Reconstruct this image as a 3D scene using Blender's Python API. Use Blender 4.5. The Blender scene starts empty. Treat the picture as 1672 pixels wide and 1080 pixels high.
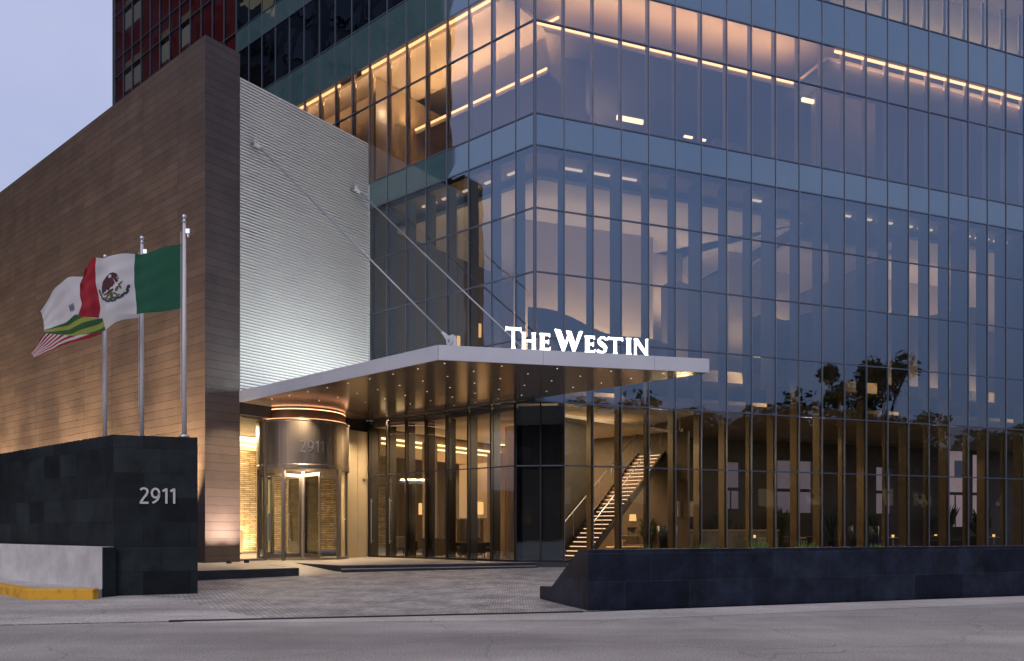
import bpy, bmesh, math, random
from math import radians as R, sin, cos, pi, sqrt, atan2
from mathutils import Vector
random.seed(7)
sc = bpy.context.scene
COL = sc.collection

# ------------------------------------------------------------------ camera, sky, light, exposure
cam = bpy.data.cameras.new("camera")
cam.sensor_width = 36.0
cam.lens = 36.0 * 1232 / 1672
cam.shift_y = (863 - 540) / 1672
cam.clip_start = 0.1
cam.clip_end = 3000
co = bpy.data.objects.new("camera", cam)
COL.objects.link(co)
co.location = (0, 0, 1.5)
co.rotation_euler = (R(90), 0, 0)
sc.camera = co

world = bpy.data.worlds.new("World")
sc.world = world
world.use_nodes = True
wn = world.node_tree.nodes
wl = world.node_tree.links
wn.clear()
wout = wn.new("ShaderNodeOutputWorld")
sky = wn.new("ShaderNodeTexSky")
sky.sky_type = 'NISHITA'
sky.sun_disc = False
sky.sun_elevation = R(2)
sky.sun_rotation = R(195)
bg1 = wn.new("ShaderNodeBackground")
bg1.inputs[1].default_value = 0.05
wl.new(sky.outputs[0], bg1.inputs[0])
tc = wn.new("ShaderNodeTexCoord")
sep = wn.new("ShaderNodeSeparateXYZ")
wl.new(tc.outputs["Generated"], sep.inputs[0])
ramp = wn.new("ShaderNodeValToRGB")
cr = ramp.color_ramp
cr.elements[0].position = 0.0
cr.elements[0].color = (0.20, 0.20, 0.30, 1)
cr.elements[1].position = 1.0
cr.elements[1].color = (0.86, 0.74, 0.70, 1)
e = cr.elements.new(0.20); e.color = (0.29, 0.315, 0.47, 1)
e = cr.elements.new(0.36); e.color = (0.42, 0.46, 0.67, 1)
e = cr.elements.new(0.62); e.color = (0.43, 0.475, 0.70, 1)
wl.new(sep.outputs[2], ramp.inputs[0])
cn = wn.new("ShaderNodeTexNoise")
cn.inputs["Scale"].default_value = 2.2
cn.inputs["Detail"].default_value = 5
cmap = wn.new("ShaderNodeMapping")
cmap.inputs["Scale"].default_value = (1, 1, 2.4)
wl.new(tc.outputs["Generated"], cmap.inputs[0])
wl.new(cmap.outputs[0], cn.inputs["Vector"])
cr2 = wn.new("ShaderNodeValToRGB")
cr2.color_ramp.elements[0].position = 0.35
cr2.color_ramp.elements[0].color = (0.84, 0.88, 0.95, 1)
cr2.color_ramp.elements[1].position = 0.68
cr2.color_ramp.elements[1].color = (1.12, 1.06, 1.03, 1)
wl.new(cn.outputs[0], cr2.inputs[0])
cm = wn.new("ShaderNodeMixRGB")
cm.blend_type = 'MULTIPLY'
cm.inputs[0].default_value = 1
wl.new(ramp.outputs[0], cm.inputs[1])
wl.new(cr2.outputs[0], cm.inputs[2])
bg2 = wn.new("ShaderNodeBackground")
bg2.inputs[1].default_value = 1.05
wl.new(cm.outputs[0], bg2.inputs[0])
adds = wn.new("ShaderNodeAddShader")
wl.new(bg1.outputs[0], adds.inputs[0])
wl.new(bg2.outputs[0], adds.inputs[1])
wl.new(adds.outputs[0], wout.inputs[0])

sunl = bpy.data.lights.new("sun", 'SUN')
sunl.energy = 0.8
sunl.angle = R(40)
sunl.color = (1.0, 0.94, 0.93)
so = bpy.data.objects.new("sun", sunl)
COL.objects.link(so)
so.rotation_euler = Vector((.25, .94, -.52)).to_track_quat('-Z', 'Y').to_euler()

sc.view_settings.view_transform = 'Standard'
sc.view_settings.look = 'None'
sc.view_settings.exposure = 0.0
sc.view_settings.gamma = 1.0
try:
    sc.cycles.max_bounces = 8
    sc.cycles.diffuse_bounces = 3
    sc.cycles.glossy_bounces = 4
    sc.cycles.transmission_bounces = 4
    sc.cycles.transparent_max_bounces = 16
    sc.cycles.sample_clamp_indirect = 4.0
    sc.cycles.caustics_reflective = False
    sc.cycles.caustics_refractive = False
except Exception:
    pass

# ------------------------------------------------------------------ mesh helpers
WL = {}

def meta(o, label=None, cat=None, group=None, kind=None):
    if label: o['label'] = label
    if cat: o['category'] = cat
    if group: o['group'] = group
    if kind: o['kind'] = kind
    return o

def thing(name, label, cat, loc, group=None):
    o = bpy.data.objects.new(name, None)
    o.empty_display_size = 0.3
    COL.objects.link(o)
    o.location = loc
    WL[o.name] = Vector(loc)
    return meta(o, label, cat, group)

class MB:
    def __init__(s):
        s.v = []; s.f = []; s.m = []; s.sm = False
    def add(s, vs, fs, mi=0):
        b = len(s.v)
        s.v += [tuple(p) for p in vs]
        s.f += [tuple(b + i for i in f) for f in fs]
        s.m += [mi] * len(fs)
        return s
    def prism(s, poly, z0, z1, mi=0):
        n = len(poly)
        ar = sum(poly[i][0] * poly[(i + 1) % n][1] - poly[(i + 1) % n][0] * poly[i][1] for i in range(n))
        if ar < 0: poly = poly[::-1]
        vs = [(p[0], p[1], z0) for p in poly] + [(p[0], p[1], z1) for p in poly]
        fs = [tuple(range(n))[::-1], tuple(range(n, 2 * n))]
        fs += [(i, (i + 1) % n, n + (i + 1) % n, n + i) for i in range(n)]
        return s.add(vs, fs, mi)
    def box(s, o, ax, ay, a0, a1, b0, b1, z0, z1, mi=0):
        P = lambda a, b: (o[0] + ax[0] * a + ay[0] * b, o[1] + ax[1] * a + ay[1] * b)
        return s.prism([P(a0, b0), P(a1, b0), P(a1, b1), P(a0, b1)], z0, z1, mi)
    def cbox(s, x0, x1, y0, y1, z0, z1, mi=0):
        return s.prism([(x0, y0), (x1, y0), (x1, y1), (x0, y1)], z0, z1, mi)
    def tube(s, p0, p1, r0, r1=None, n=10, mi=0, caps=True):
        if r1 is None: r1 = r0
        p0 = Vector(p0); p1 = Vector(p1); d = (p1 - p0).normalized()
        a = d.orthogonal().normalized(); b = d.cross(a)
        vs = []
        for p, r in ((p0, r0), (p1, r1)):
            for i in range(n):
                t = 2 * pi * i / n
                vs.append(p + a * (r * cos(t)) + b * (r * sin(t)))
        fs = [(i, (i + 1) % n, n + (i + 1) % n, n + i) for i in range(n)]
        if caps: fs += [tuple(range(n))[::-1], tuple(range(n, 2 * n))]
        return s.add(vs, fs, mi)
    def lathe(s, c, prof, n=32, mi=0, a0=0.0, a1=2 * pi, closed=True):
        full = abs(a1 - a0 - 2 * pi) < 1e-6
        m = n if full else n + 1
        vs = []
        for (r, z) in prof:
            for i in range(m):
                t = a0 + (a1 - a0) * i / n
                vs.append((c[0] + r * cos(t), c[1] + r * sin(t), z))
        fs = []
        k = len(prof)
        for j in range(k - 1):
            for i in range(n):
                i2 = (i + 1) % m
                fs.append((j * m + i, j * m + i2, (j + 1) * m + i2, (j + 1) * m + i))
        if closed and not full:
            pass
        return s.add(vs, fs, mi)
    def disc(s, c, r, z, n=24, mi=0, up=True):
        vs = [(c[0] + r * cos(2 * pi * i / n), c[1] + r * sin(2 * pi * i / n), z) for i in range(n)]
        f = tuple(range(n))
        return s.add(vs, [f if up else f[::-1]], mi)
    def quad(s, a, b, c, d, mi=0):
        return s.add([a, b, c, d], [(0, 1, 2, 3)], mi)
    def build(s, name, mats, parent=None, label=None, cat=None, group=None, kind=None, smooth=False, bevel=0):
        off = Vector((0, 0, 0))
        if parent is not None:
            off = WL[parent.name]
        me = bpy.data.meshes.new(name)
        me.from_pydata([tuple(Vector(p) - off) for p in s.v], [], s.f)
        me.update()
        if not isinstance(mats, (list, tuple)): mats = [mats]
        for m in mats: me.materials.append(m)
        uv = me.uv_layers.new(name="UVMap")
        for poly in me.polygons:
            poly.material_index = s.m[poly.index]
            poly.use_smooth = smooth
            n = poly.normal
            for li in poly.loop_indices:
                p = Vector(s.v[me.loops[li].vertex_index])
                if abs(n.z) > 0.7: uv.data[li].uv = (p.x, p.y)
                else:
                    t = Vector((-n.y, n.x)); t.normalize()
                    uv.data[li].uv = (p.x * t.x + p.y * t.y, p.z)
        o = bpy.data.objects.new(name, me)
        COL.objects.link(o)
        WL[o.name] = off
        if parent is not None: o.parent = parent
        if bevel:
            b = o.modifiers.new("bevel", 'BEVEL'); b.width = bevel; b.segments = 2; b.limit_method = 'ANGLE'; b.angle_limit = R(40)
        return meta(o, label, cat, group, kind)

def structure(mb, name, mat, **k):
    return mb.build(name, mat, kind='structure', **k)

# ------------------------------------------------------------------ materials
def M(name, col=(.5, .5, .5), rough=.6, metal=0.0, spec=.5, emit=None, es=0.0):
    m = bpy.data.materials.new(name); m.use_nodes = True
    b = m.node_tree.nodes["Principled BSDF"]
    b.inputs["Base Color"].default_value = (*col, 1)
    b.inputs["Roughness"].default_value = rough
    b.inputs["Metallic"].default_value = metal
    b.inputs["Specular IOR Level"].default_value = spec
    if emit:
        b.inputs["Emission Color"].default_value = (*emit, 1)
        b.inputs["Emission Strength"].default_value = es
    return m

def nd(m, t, **kw):
    n = m.node_tree.nodes.new(t)
    for k, v in kw.items(): setattr(n, k, v)
    return n

def noisy(m, c1, c2, scale=3.0, detail=6, coord="Object", rough=None, bump=0.0, bscale=None, stretch=(1, 1, 1), lo=.35, hi=.65):
    """mottle the base colour between c1 and c2; optional roughness range and bump"""
    nt = m.node_tree; L = nt.links; b = nt.nodes["Principled BSDF"]
    t = nd(m, "ShaderNodeTexCoord"); mp = nd(m, "ShaderNodeMapping")
    mp.inputs["Scale"].default_value = stretch
    L.new(t.outputs[coord], mp.inputs[0])
    n = nd(m, "ShaderNodeTexNoise"); n.inputs["Scale"].default_value = scale; n.inputs["Detail"].default_value = detail
    n.inputs["Roughness"].default_value = .62
    L.new(mp.outputs[0], n.inputs["Vector"])
    r = nd(m, "ShaderNodeValToRGB"); r.color_ramp.elements[0].position = lo; r.color_ramp.elements[1].position = hi
    r.color_ramp.elements[0].color = (*c1, 1); r.color_ramp.elements[1].color = (*c2, 1)
    L.new(n.outputs[0], r.inputs[0]); L.new(r.outputs[0], b.inputs["Base Color"])
    if rough:
        mr = nd(m, "ShaderNodeMapRange"); mr.inputs[3].default_value = rough[0]; mr.inputs[4].default_value = rough[1]
        L.new(n.outputs[0], mr.inputs[0]); L.new(mr.outputs[0], b.inputs["Roughness"])
    if bump:
        n2 = nd(m, "ShaderNodeTexNoise"); n2.inputs["Scale"].default_value = bscale or scale * 8; n2.inputs["Detail"].default_value = 4
        L.new(mp.outputs[0], n2.inputs["Vector"])
        bp = nd(m, "ShaderNodeBump"); bp.inputs["Strength"].default_value = bump; bp.inputs["Distance"].default_value = .02
        L.new(n2.outputs[0], bp.inputs["Height"]); L.new(bp.outputs[0], b.inputs["Normal"])
    return m

def stone(name, c1, c2, mortar, bw, bh, ms=.01, rough=.6, bump=.35, offset=.5, freq=2, nscale=1.5, namt=.5, uvscale=1.0, spec=.5):
    """coursed stone: brick pattern in metres on the wall plane, tone changing block by block"""
    m = bpy.data.materials.new(name); m.use_nodes = True
    nt = m.node_tree; L = nt.links; b = nt.nodes["Principled BSDF"]
    t = nd(m, "ShaderNodeTexCoord")
    br = nd(m, "ShaderNodeTexBrick", offset=offset, offset_frequency=freq)
    L.new(t.outputs["UV"], br.inputs["Vector"])
    br.inputs["Color1"].default_value = (*c1, 1); br.inputs["Color2"].default_value = (*c2, 1)
    br.inputs["Mortar"].default_value = (*mortar, 1)
    br.inputs["Scale"].default_value = 1.0; br.inputs["Brick Width"].default_value = bw
    br.inputs["Row Height"].default_value = bh; br.inputs["Mortar Size"].default_value = ms
    br.inputs["Mortar Smooth"].default_value = .15; br.inputs["Bias"].default_value = 0.0
    n = nd(m, "ShaderNodeTexNoise"); n.inputs["Scale"].default_value = nscale; n.inputs["Detail"].default_value = 7
    n.inputs["Roughness"].default_value = .65
    L.new(t.outputs["Object"], n.inputs["Vector"])
    mr = nd(m, "ShaderNodeMapRange"); mr.inputs[1].default_value = .3; mr.inputs[2].default_value = .7
    mr.inputs[3].default_value = 1 - namt; mr.inputs[4].default_value = 1 + namt
    L.new(n.outputs[0], mr.inputs[0])
    mx = nd(m, "ShaderNodeMixRGB", blend_type='MULTIPLY'); mx.inputs[0].default_value = 1
    L.new(br.outputs["Color"], mx.inputs[1]); L.new(mr.outputs[0], mx.inputs[2])
    L.new(mx.outputs[0], b.inputs["Base Color"])
    b.inputs["Roughness"].default_value = rough
    b.inputs["Specular IOR Level"].default_value = spec
    n2 = nd(m, "ShaderNodeTexNoise"); n2.inputs["Scale"].default_value = 28; n2.inputs["Detail"].default_value = 4
    L.new(t.outputs["Object"], n2.inputs["Vector"])
    ma = nd(m, "ShaderNodeMath", operation='MULTIPLY_ADD')
    L.new(br.outputs["Fac"], ma.inputs[0]); ma.inputs[1].default_value = -1.0
    m2 = nd(m, "ShaderNodeMath", operation='MULTIPLY'); m2.inputs[1].default_value = .3
    L.new(n2.outputs[0], m2.inputs[0]); L.new(m2.outputs[0], ma.inputs[2])
    bp = nd(m, "ShaderNodeBump"); bp.inputs["Strength"].default_value = bump; bp.inputs["Distance"].default_value = .02
    L.new(ma.outputs[0], bp.inputs["Height"]); L.new(bp.outputs[0], b.inputs["Normal"])
    return m

def glass(name, ior=2.4, tint=(.72, .74, .76), refl=(.86, .93, 1.0), wave=.012):
    m = bpy.data.materials.new(name); m.use_nodes = True
    nt = m.node_tree; L = nt.links; nt.nodes.clear()
    out = nd(m, "ShaderNodeOutputMaterial")
    fr = nd(m, "ShaderNodeFresnel"); fr.inputs[0].default_value = ior
    tr = nd(m, "ShaderNodeBsdfTransparent"); tr.inputs[0].default_value = (*tint, 1)
    gl = nd(m, "ShaderNodeBsdfGlossy"); gl.inputs[0].default_value = (*refl, 1); gl.inputs["Roughness"].default_value = 0.0
    mx = nd(m, "ShaderNodeMixShader")
    t = nd(m, "ShaderNodeTexCoord")
    n = nd(m, "ShaderNodeTexNoise"); n.inputs["Scale"].default_value = .9; n.inputs["Detail"].default_value = 1.5
    L.new(t.outputs["Object"], n.inputs["Vector"])
    bp = nd(m, "ShaderNodeBump"); bp.inputs["Strength"].default_value = .6; bp.inputs["Distance"].default_value = wave
    L.new(n.outputs[0], bp.inputs["Height"]); L.new(bp.outputs[0], gl.inputs["Normal"])
    L.new(fr.outputs[0], mx.inputs[0]); L.new(tr.outputs[0], mx.inputs[1]); L.new(gl.outputs[0], mx.inputs[2])
    L.new(mx.outputs[0], out.inputs[0])
    return m

def emis(name, col, s):
    m = bpy.data.materials.new(name); m.use_nodes = True
    nt = m.node_tree; nt.nodes.clear()
    o = nd(m, "ShaderNodeOutputMaterial"); e = nd(m, "ShaderNodeEmission")
    e.inputs[0].default_value = (*col, 1); e.inputs[1].default_value = s
    nt.links.new(e.outputs[0], o.inputs[0])
    return m

WARM = (1.0, .66, .33)
AMB = (1.0, .56, .22)
def paving(name, c1, c2, crack=.74, joint=None):
    """worn grey surface: broad tone patches, fine grit, dark cracks and stains"""
    m = noisy(M(name, rough=.9), c1, c2, .55, 9, rough=(.7, .95), bump=.7, bscale=55, lo=.3, hi=.7)
    nt = m.node_tree; L = nt.links; b = nt.nodes["Principled BSDF"]
    src = b.inputs["Base Color"].links[0].from_socket
    t = nd(m, "ShaderNodeTexCoord")
    gr = nd(m, "ShaderNodeTexNoise"); gr.inputs["Scale"].default_value = 38; gr.inputs["Detail"].default_value = 3
    L.new(t.outputs["Object"], gr.inputs["Vector"])
    g2 = nd(m, "ShaderNodeMapRange"); g2.inputs[1].default_value = .3; g2.inputs[2].default_value = .7; g2.inputs[3].default_value = .62; g2.inputs[4].default_value = 1.3
    L.new(gr.outputs[0], g2.inputs[0])
    wv = nd(m, "ShaderNodeTexNoise"); wv.inputs["Scale"].default_value = 1.2; wv.inputs["Detail"].default_value = 5
    L.new(t.outputs["Object"], wv.inputs["Vector"])
    add = nd(m, "ShaderNodeMixRGB", blend_type='ADD'); add.inputs[0].default_value = .5
    L.new(t.outputs["Object"], add.inputs[1]); L.new(wv.outputs[1], add.inputs[2])
    vo = nd(m, "ShaderNodeTexVoronoi", feature='DISTANCE_TO_EDGE'); vo.inputs["Scale"].default_value = .28
    L.new(add.outputs[0], vo.inputs["Vector"])
    cr = nd(m, "ShaderNodeMapRange"); cr.inputs[1].default_value = .0; cr.inputs[2].default_value = .006; cr.inputs[3].default_value = crack; cr.inputs[4].default_value = 1
    L.new(vo.outputs[0], cr.inputs[0])
    st = nd(m, "ShaderNodeTexNoise"); st.inputs["Scale"].default_value = .23; st.inputs["Detail"].default_value = 6
    mp = nd(m, "ShaderNodeMapping"); mp.inputs["Scale"].default_value = (.5, 2.4, 1); L.new(t.outputs["Object"], mp.inputs[0]); L.new(mp.outputs[0], st.inputs["Vector"])
    s2 = nd(m, "ShaderNodeMapRange"); s2.inputs[1].default_value = .38; s2.inputs[2].default_value = .62; s2.inputs[3].default_value = .72; s2.inputs[4].default_value = 1.12
    L.new(st.outputs[0], s2.inputs[0])
    a = nd(m, "ShaderNodeMath", operation='MULTIPLY'); L.new(g2.outputs[0], a.inputs[0]); L.new(cr.outputs[0], a.inputs[1])
    c = nd(m, "ShaderNodeMath", operation='MULTIPLY'); L.new(a.outputs[0], c.inputs[0]); L.new(s2.outputs[0], c.inputs[1])
    mx = nd(m, "ShaderNodeMixRGB", blend_type='MULTIPLY'); mx.inputs[0].default_value = 1
    L.new(src, mx.inputs[1]); L.new(c.outputs[0], mx.inputs[2]); L.new(mx.outputs[0], b.inputs["Base Color"])
    return m
m_asph = paving("asphalt", (.32, .305, .295), (.48, .455, .44))
m_conc = paving("pale_concrete", (.42, .40, .385), (.60, .575, .55), .7)
m_pave = stone("stone_setts", (.34, .325, .32), (.52, .50, .49), (.20, .195, .19), .11, .11, .012, rough=.7, bump=.8, nscale=1.2, namt=.45)
m_plat = noisy(M("platform_stone", rough=.35), (.26, .25, .24), (.36, .34, .32), 2.0, 6, rough=(.3, .5))
m_brown = stone("brown_stone", (.045, .036, .037), (.060, .048, .047), (.016, .013, .014), 2.55, .287, .012, rough=.55, bump=.5, nscale=.8, namt=.28, offset=0.0)
m_black = stone("black_slate", (.004, .007, .010), (.017, .025, .028), (.003, .004, .005), .95, .545, .006, rough=.42, spec=.22, bump=.25, nscale=1.6, namt=.6, offset=.37)
m_black2 = stone("black_basalt", (.006, .010, .022), (.018, .024, .042), (.026, .032, .045), 1.35, .52, .006, rough=.5, spec=.2, bump=.25, nscale=2.2, namt=.65, offset=.4)
m_kerbk = noisy(M("black_kerb_stone", rough=.45), (.012, .014, .02), (.028, .03, .04), 2, 6)
m_white = noisy(M("white_render", rough=.7), (.44, .43, .43), (.62, .62, .62), 1.3, 6, bump=.15)
m_yellow = noisy(M("yellow_paint", rough=.6), (.38, .20, .03), (.72, .38, .02), 4, 7, bump=.3, lo=.3, hi=.5)
m_polew = M("white_pole_paint", (.62, .63, .66), .35)
m_steel = M("steel", (.55, .56, .60), .28, metal=.9)
m_fascia = noisy(M("aluminium_panel", rough=.45, metal=.15), (.56, .57, .62), (.62, .63, .67), .6, 3)
m_soffit = noisy(M("bronze_soffit", rough=.25, metal=.5), (.30, .245, .19), (.36, .30, .235), 1.2, 4, rough=(.12, .22))
m_num = M("satin_number_steel", (.62, .61, .62), .4, metal=.25)
m_drum = noisy(M("brushed_bronze", rough=.35, metal=.85), (.21, .185, .165), (.26, .235, .21), 6, 4, stretch=(1, 1, .05), rough=(.28, .4))
m_door = M("champagne_metal", (.33, .30, .27), .32, metal=.85)
m_beige = noisy(M("beige_metal_panel", rough=.4, metal=.25), (.46, .39, .27), (.52, .44, .31), .8, 3)
m_louvre = M("white_louvre_slat", (.60, .63, .62), .65)
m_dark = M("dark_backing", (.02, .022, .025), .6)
m_mull = M("mullion_metal", (.10, .12, .17), .4, metal=.5)
m_mulllight = M("mullion_highlight", (.30, .31, .35), .35, metal=.7)  # paler strip down each mullion, its highlight put into the colour
m_mulld = M("dark_door_frame", (.02, .018, .02), .35, metal=.3)
m_spand = noisy(M("spandrel_glass", rough=.04, spec=1.0), (.075, .108, .142), (.09, .126, .162), .5, 3)
for m_, i_ in ((m_spand, 2.5),):
    m_.node_tree.nodes["Principled BSDF"].inputs["IOR"].default_value = i_
    m_.node_tree.nodes["Principled BSDF"].inputs["Specular Tint"].default_value = (.55, .78, 1.0, 1)
m_spand.node_tree.nodes["Principled BSDF"].inputs["Specular IOR Level"].default_value = .6
m_spandt = noisy(M("teal_spandrel_glass", rough=.04, spec=1.0), (.045, .10, .115), (.065, .125, .14), .5, 3)
m_spandt.node_tree.nodes["Principled BSDF"].inputs["IOR"].default_value = 1.9
m_glass = glass("facade_glass", 2.85, tint=(.74, .74, .76), refl=(.55, .76, 1.0), wave=.008)
m_glassq = glass("red_bay_glass", 1.45, tint=(.85, .85, .85), wave=.03)
m_glassl = glass("lobby_glass", 2.0, tint=(.88, .88, .87), refl=(.7, .85, 1.0), wave=.004)
m_glassd = glass("tower_glass", 3.0, tint=(.45, .48, .5), refl=(.6, .8, 1.0), wave=.03)
m_glassc = glass("clear_glass", 1.5, tint=(.9, .92, .9), wave=.002)
m_blackgl = M("dark_opaque_glass", (.006, .006, .012), .05, spec=.9)
m_red = M("red_enamel_panel", (.11, .014, .018), .3)
m_pale = M("pale_blind", (.30, .33, .32), .6)
m_fin = noisy(M("bronze_fin", rough=.45), (.17, .13, .068), (.22, .17, .09), 1.5, 3)
m_finp = M("pale_fin", (.55, .48, .42), .5)
m_floor = noisy(M("lobby_floor", rough=.2), (.24, .19, .13), (.30, .24, .17), .8, 4)
m_ceil = M("ceiling_plaster", (.62, .57, .50), .7)
m_ceild = M("brown_ceiling", (.22, .16, .10), .6)
m_wallb = noisy(M("brown_wall_panel", rough=.5), (.06, .047, .036), (.09, .07, .052), .6, 3)
m_galw = noisy(M("gallery_wall", rough=.7), (.13, .11, .09), (.17, .145, .12), .4, 3)
m_walll = M("cream_wall", (.52, .44, .34), .6)
m_wood = noisy(M("orange_wood", rough=.45), (.26, .12, .035), (.34, .17, .06), 1.0, 4, stretch=(1, 1, .2))
m_ledge = stone("ledge_stone", (.36, .28, .19), (.66, .54, .38), (.06, .04, .02), .6, .095, .012, rough=.7, bump=1.0, nscale=3, namt=.35)
m_curt = noisy(M("curtain", rough=.8), (.30, .22, .14), (.40, .30, .20), 3, 3, stretch=(1, 1, .1))
m_fabd = M("dark_upholstery", (.035, .028, .022), .8)
m_fabb = M("beige_upholstery", (.26, .20, .14), .8)
m_woodd = M("dark_wood", (.03, .018, .012), .4)
m_blue = M("dark_blue_vase", (.012, .02, .04), .3)
m_slab = M("slab_edge", (.05, .05, .06), .7)
e_cove = emis("cove_light", (1.0, .50, .20), 3.2)
e_covey = emis("yellow_cove_light", (1.0, .72, .34), 2.6)
e_pink = emis("pinkish_cove_light", (1.0, .62, .40), 1.8)
e_spot = emis("downlight_lens", (1.0, .85, .6), 5.0)
e_step = emis("step_light", (1.0, .64, .38), 2.0)
e_shade = emis("lamp_shade_glow", (1.0, .58, .20), 1.25)
e_white = emis("sign_white", (1.0, .98, .96), 3.0)
e_copper = emis("copper_ring_light", (1.0, .45, .22), 4.0)

# ------------------------------------------------------------------ frames of reference
U = Vector((-.7824, .6227)); V = Vector((.6227, .7824))
RR = Vector((.9451, .3267)); NR = Vector((-.3267, .9451))
C = Vector((.766, 25.5)); P0 = Vector((-10.25, 25.2))
B0 = .82; BW = 1.084; RB = 1.089
ZP = .34
ROWZ = [.34, 3.653, 5.805, 7.98, 10.19, 12.35, 14.48, 15.55, 18.70, 20.40, 22.07]
def PL(w, d=0): return C + U * w + V * d
def PR_(t, d=0): return C + RR * t + NR * d
def PW(s, a=0): return P0 + V * s + U * a
def corner(ins):
    # intersection of the two facade lines moved inward
    A = C + V * ins; B = C + NR * ins
    det = U.x * (-RR.y) + RR.x * U.y
    dx = B - A
    k = (dx.x * (-RR.y) + RR.x * dx.y) / det
    return A + U * k
def footprint(ins, dl, dr, wl=31, tr=40):
    Q = PR_(5, dr)
    return [PL(wl, ins), corner(ins), PR_(tr, ins), PR_(tr, dr), Q, PL(wl, dl)]

def area(name, loc, dirv, xax, sx, sy, power, col=WARM, parent=None):
    l = bpy.data.lights.new(name, 'AREA'); l.shape = 'RECTANGLE'; l.size = sx; l.size_y = sy
    l.energy = power; l.color = col
    o = bpy.data.objects.new(name, l); COL.objects.link(o)
    z = -Vector(dirv).normalized(); x = Vector(xax); x = (x - z * x.dot(z)).normalized(); y = z.cross(x)
    from mathutils import Matrix
    m = Matrix((x, y, z)).transposed().to_4x4()
    m.translation = Vector(loc)
    if parent is not None:
        m.translation = Vector(loc) - WL[parent.name]
        o.parent = parent
    o.matrix_local = m
    return o
def spot(name, loc, dirv, power, angle=60, blend=.8, col=WARM, rad=.05, parent=None):
    l = bpy.data.lights.new(name, 'SPOT'); l.energy = power; l.spot_size = R(angle); l.spot_blend = blend
    l.color = col; l.shadow_soft_size = rad
    o = bpy.data.objects.new(name, l); COL.objects.link(o)
    o.location = Vector(loc) - (WL[parent.name] if parent is not None else Vector((0, 0, 0)))
    if parent is not None: o.parent = parent
    o.rotation_euler = Vector(dirv).to_track_quat('-Z', 'Y').to_euler()
    return o
def point(name, loc, power, col=WARM, rad=.12, parent=None):
    l = bpy.data.lights.new(name, 'POINT'); l.energy = power; l.color = col; l.shadow_soft_size = rad
    o = bpy.data.objects.new(name, l); COL.objects.link(o)
    o.location = Vector(loc) - (WL[parent.name] if parent is not None else Vector((0, 0, 0)))
    if parent is not None: o.parent = parent
    return o
V3 = lambda p, z: (p[0], p[1], z)

# ------------------------------------------------------------------ ground
def gz(y): return max(0.0, min(.20, .018 * (y - 16)))
g = MB().quad((-900, -900, -.03), (900, -900, -.03), (900, 1400, -.03), (-900, 1400, -.03))
structure(g, "ground", noisy(M("far_ground", rough=.9), (.09, .09, .09), (.14, .14, .14), .3, 5))
DL0 = Vector((-5.65, 12.08)); DD = Vector((6.99, 1.41)).normalized()       # line of the channel drain
PWC = Vector((1.389, 13.69)); WD = Vector((3864, 1232)).normalized(); WN = Vector((-WD.y, WD.x))
def lineP(t): return DL0 + DD * t
a = lineP(-45); b = lineP(7.12)
rd = MB()
far = PWC + WD * 60
rd.add([(-60, -30, 0), (70, -30, 0), V3(far, 0), V3(b, 0), V3(a, 0)], [(0, 1, 2, 3, 4)])
structure(rd, "road", m_asph)
# pale concrete gutter strip along the wall and the drain, and the apron in front of the sign
cs = MB()
q0 = lineP(.4); q1 = lineP(7.12); wn_ = -WN
cs.add([V3(q0 + Vector((0, -.25)), .004), V3(q1 + Vector((.25, -1.15)), .004), V3(far + wn_ * 1.5, .004), V3(far, .004), V3(q1, .004), V3(q0, .004)], [(0, 1, 2, 3, 4, 5)])
structure(cs, "gutter_strip", m_conc)
# drive: sloping sheet of setts from the drain up to the steps
dv = MB()
xs = [-60, -12, -9, -7, -5, -3, -1, 1, 3, 6, 12, 30, 60]
ys = [0, 2, 4, 6, 8, 10, 13, 16, 22, 40]
def drv(i, j):
    x = xs[i]; y0 = DL0.y + DD.y / DD.x * (x - DL0.x) if x < 1.35 else PWC.y + .2 + WD.y / WD.x * (x - PWC.x)
    y = y0 + ys[j]
    return (x, y, gz(y) + .004)
vs = [drv(i, j) for j in range(len(ys)) for i in range(len(xs))]
n = len(xs)
dv.add(vs, [(j * n + i, j * n + i + 1, (j + 1) * n + i + 1, (j + 1) * n + i) for j in range(len(ys) - 1) for i in range(n - 1)])
structure(dv, "drive_paving", m_pave)
ap = MB()
ap.add([(-60, 3.0, .008), (-5.3, 12.15, .008), (-4.1, 12.5, .008), (-5.7, 14.2, .008), (-7.0, 16.0, .009), (-8.4, 16.7, .022), (-10.5, 17.6, .04), (-60, 17.6, .04)],
       [(0, 1, 2, 3, 4, 5, 6, 7)])
structure(ap, "sidewalk", m_conc)
# channel drain
dr = MB(); dr.box(lineP(0), DD, (-DD.y, DD.x), .15, 7.05, -.05, .05, .0, .022)
dr.build("channel_drain", M("drain_iron", (.012, .012, .014), .6), label="long black channel drain between the paved drive and the street", cat="drain")

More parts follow.
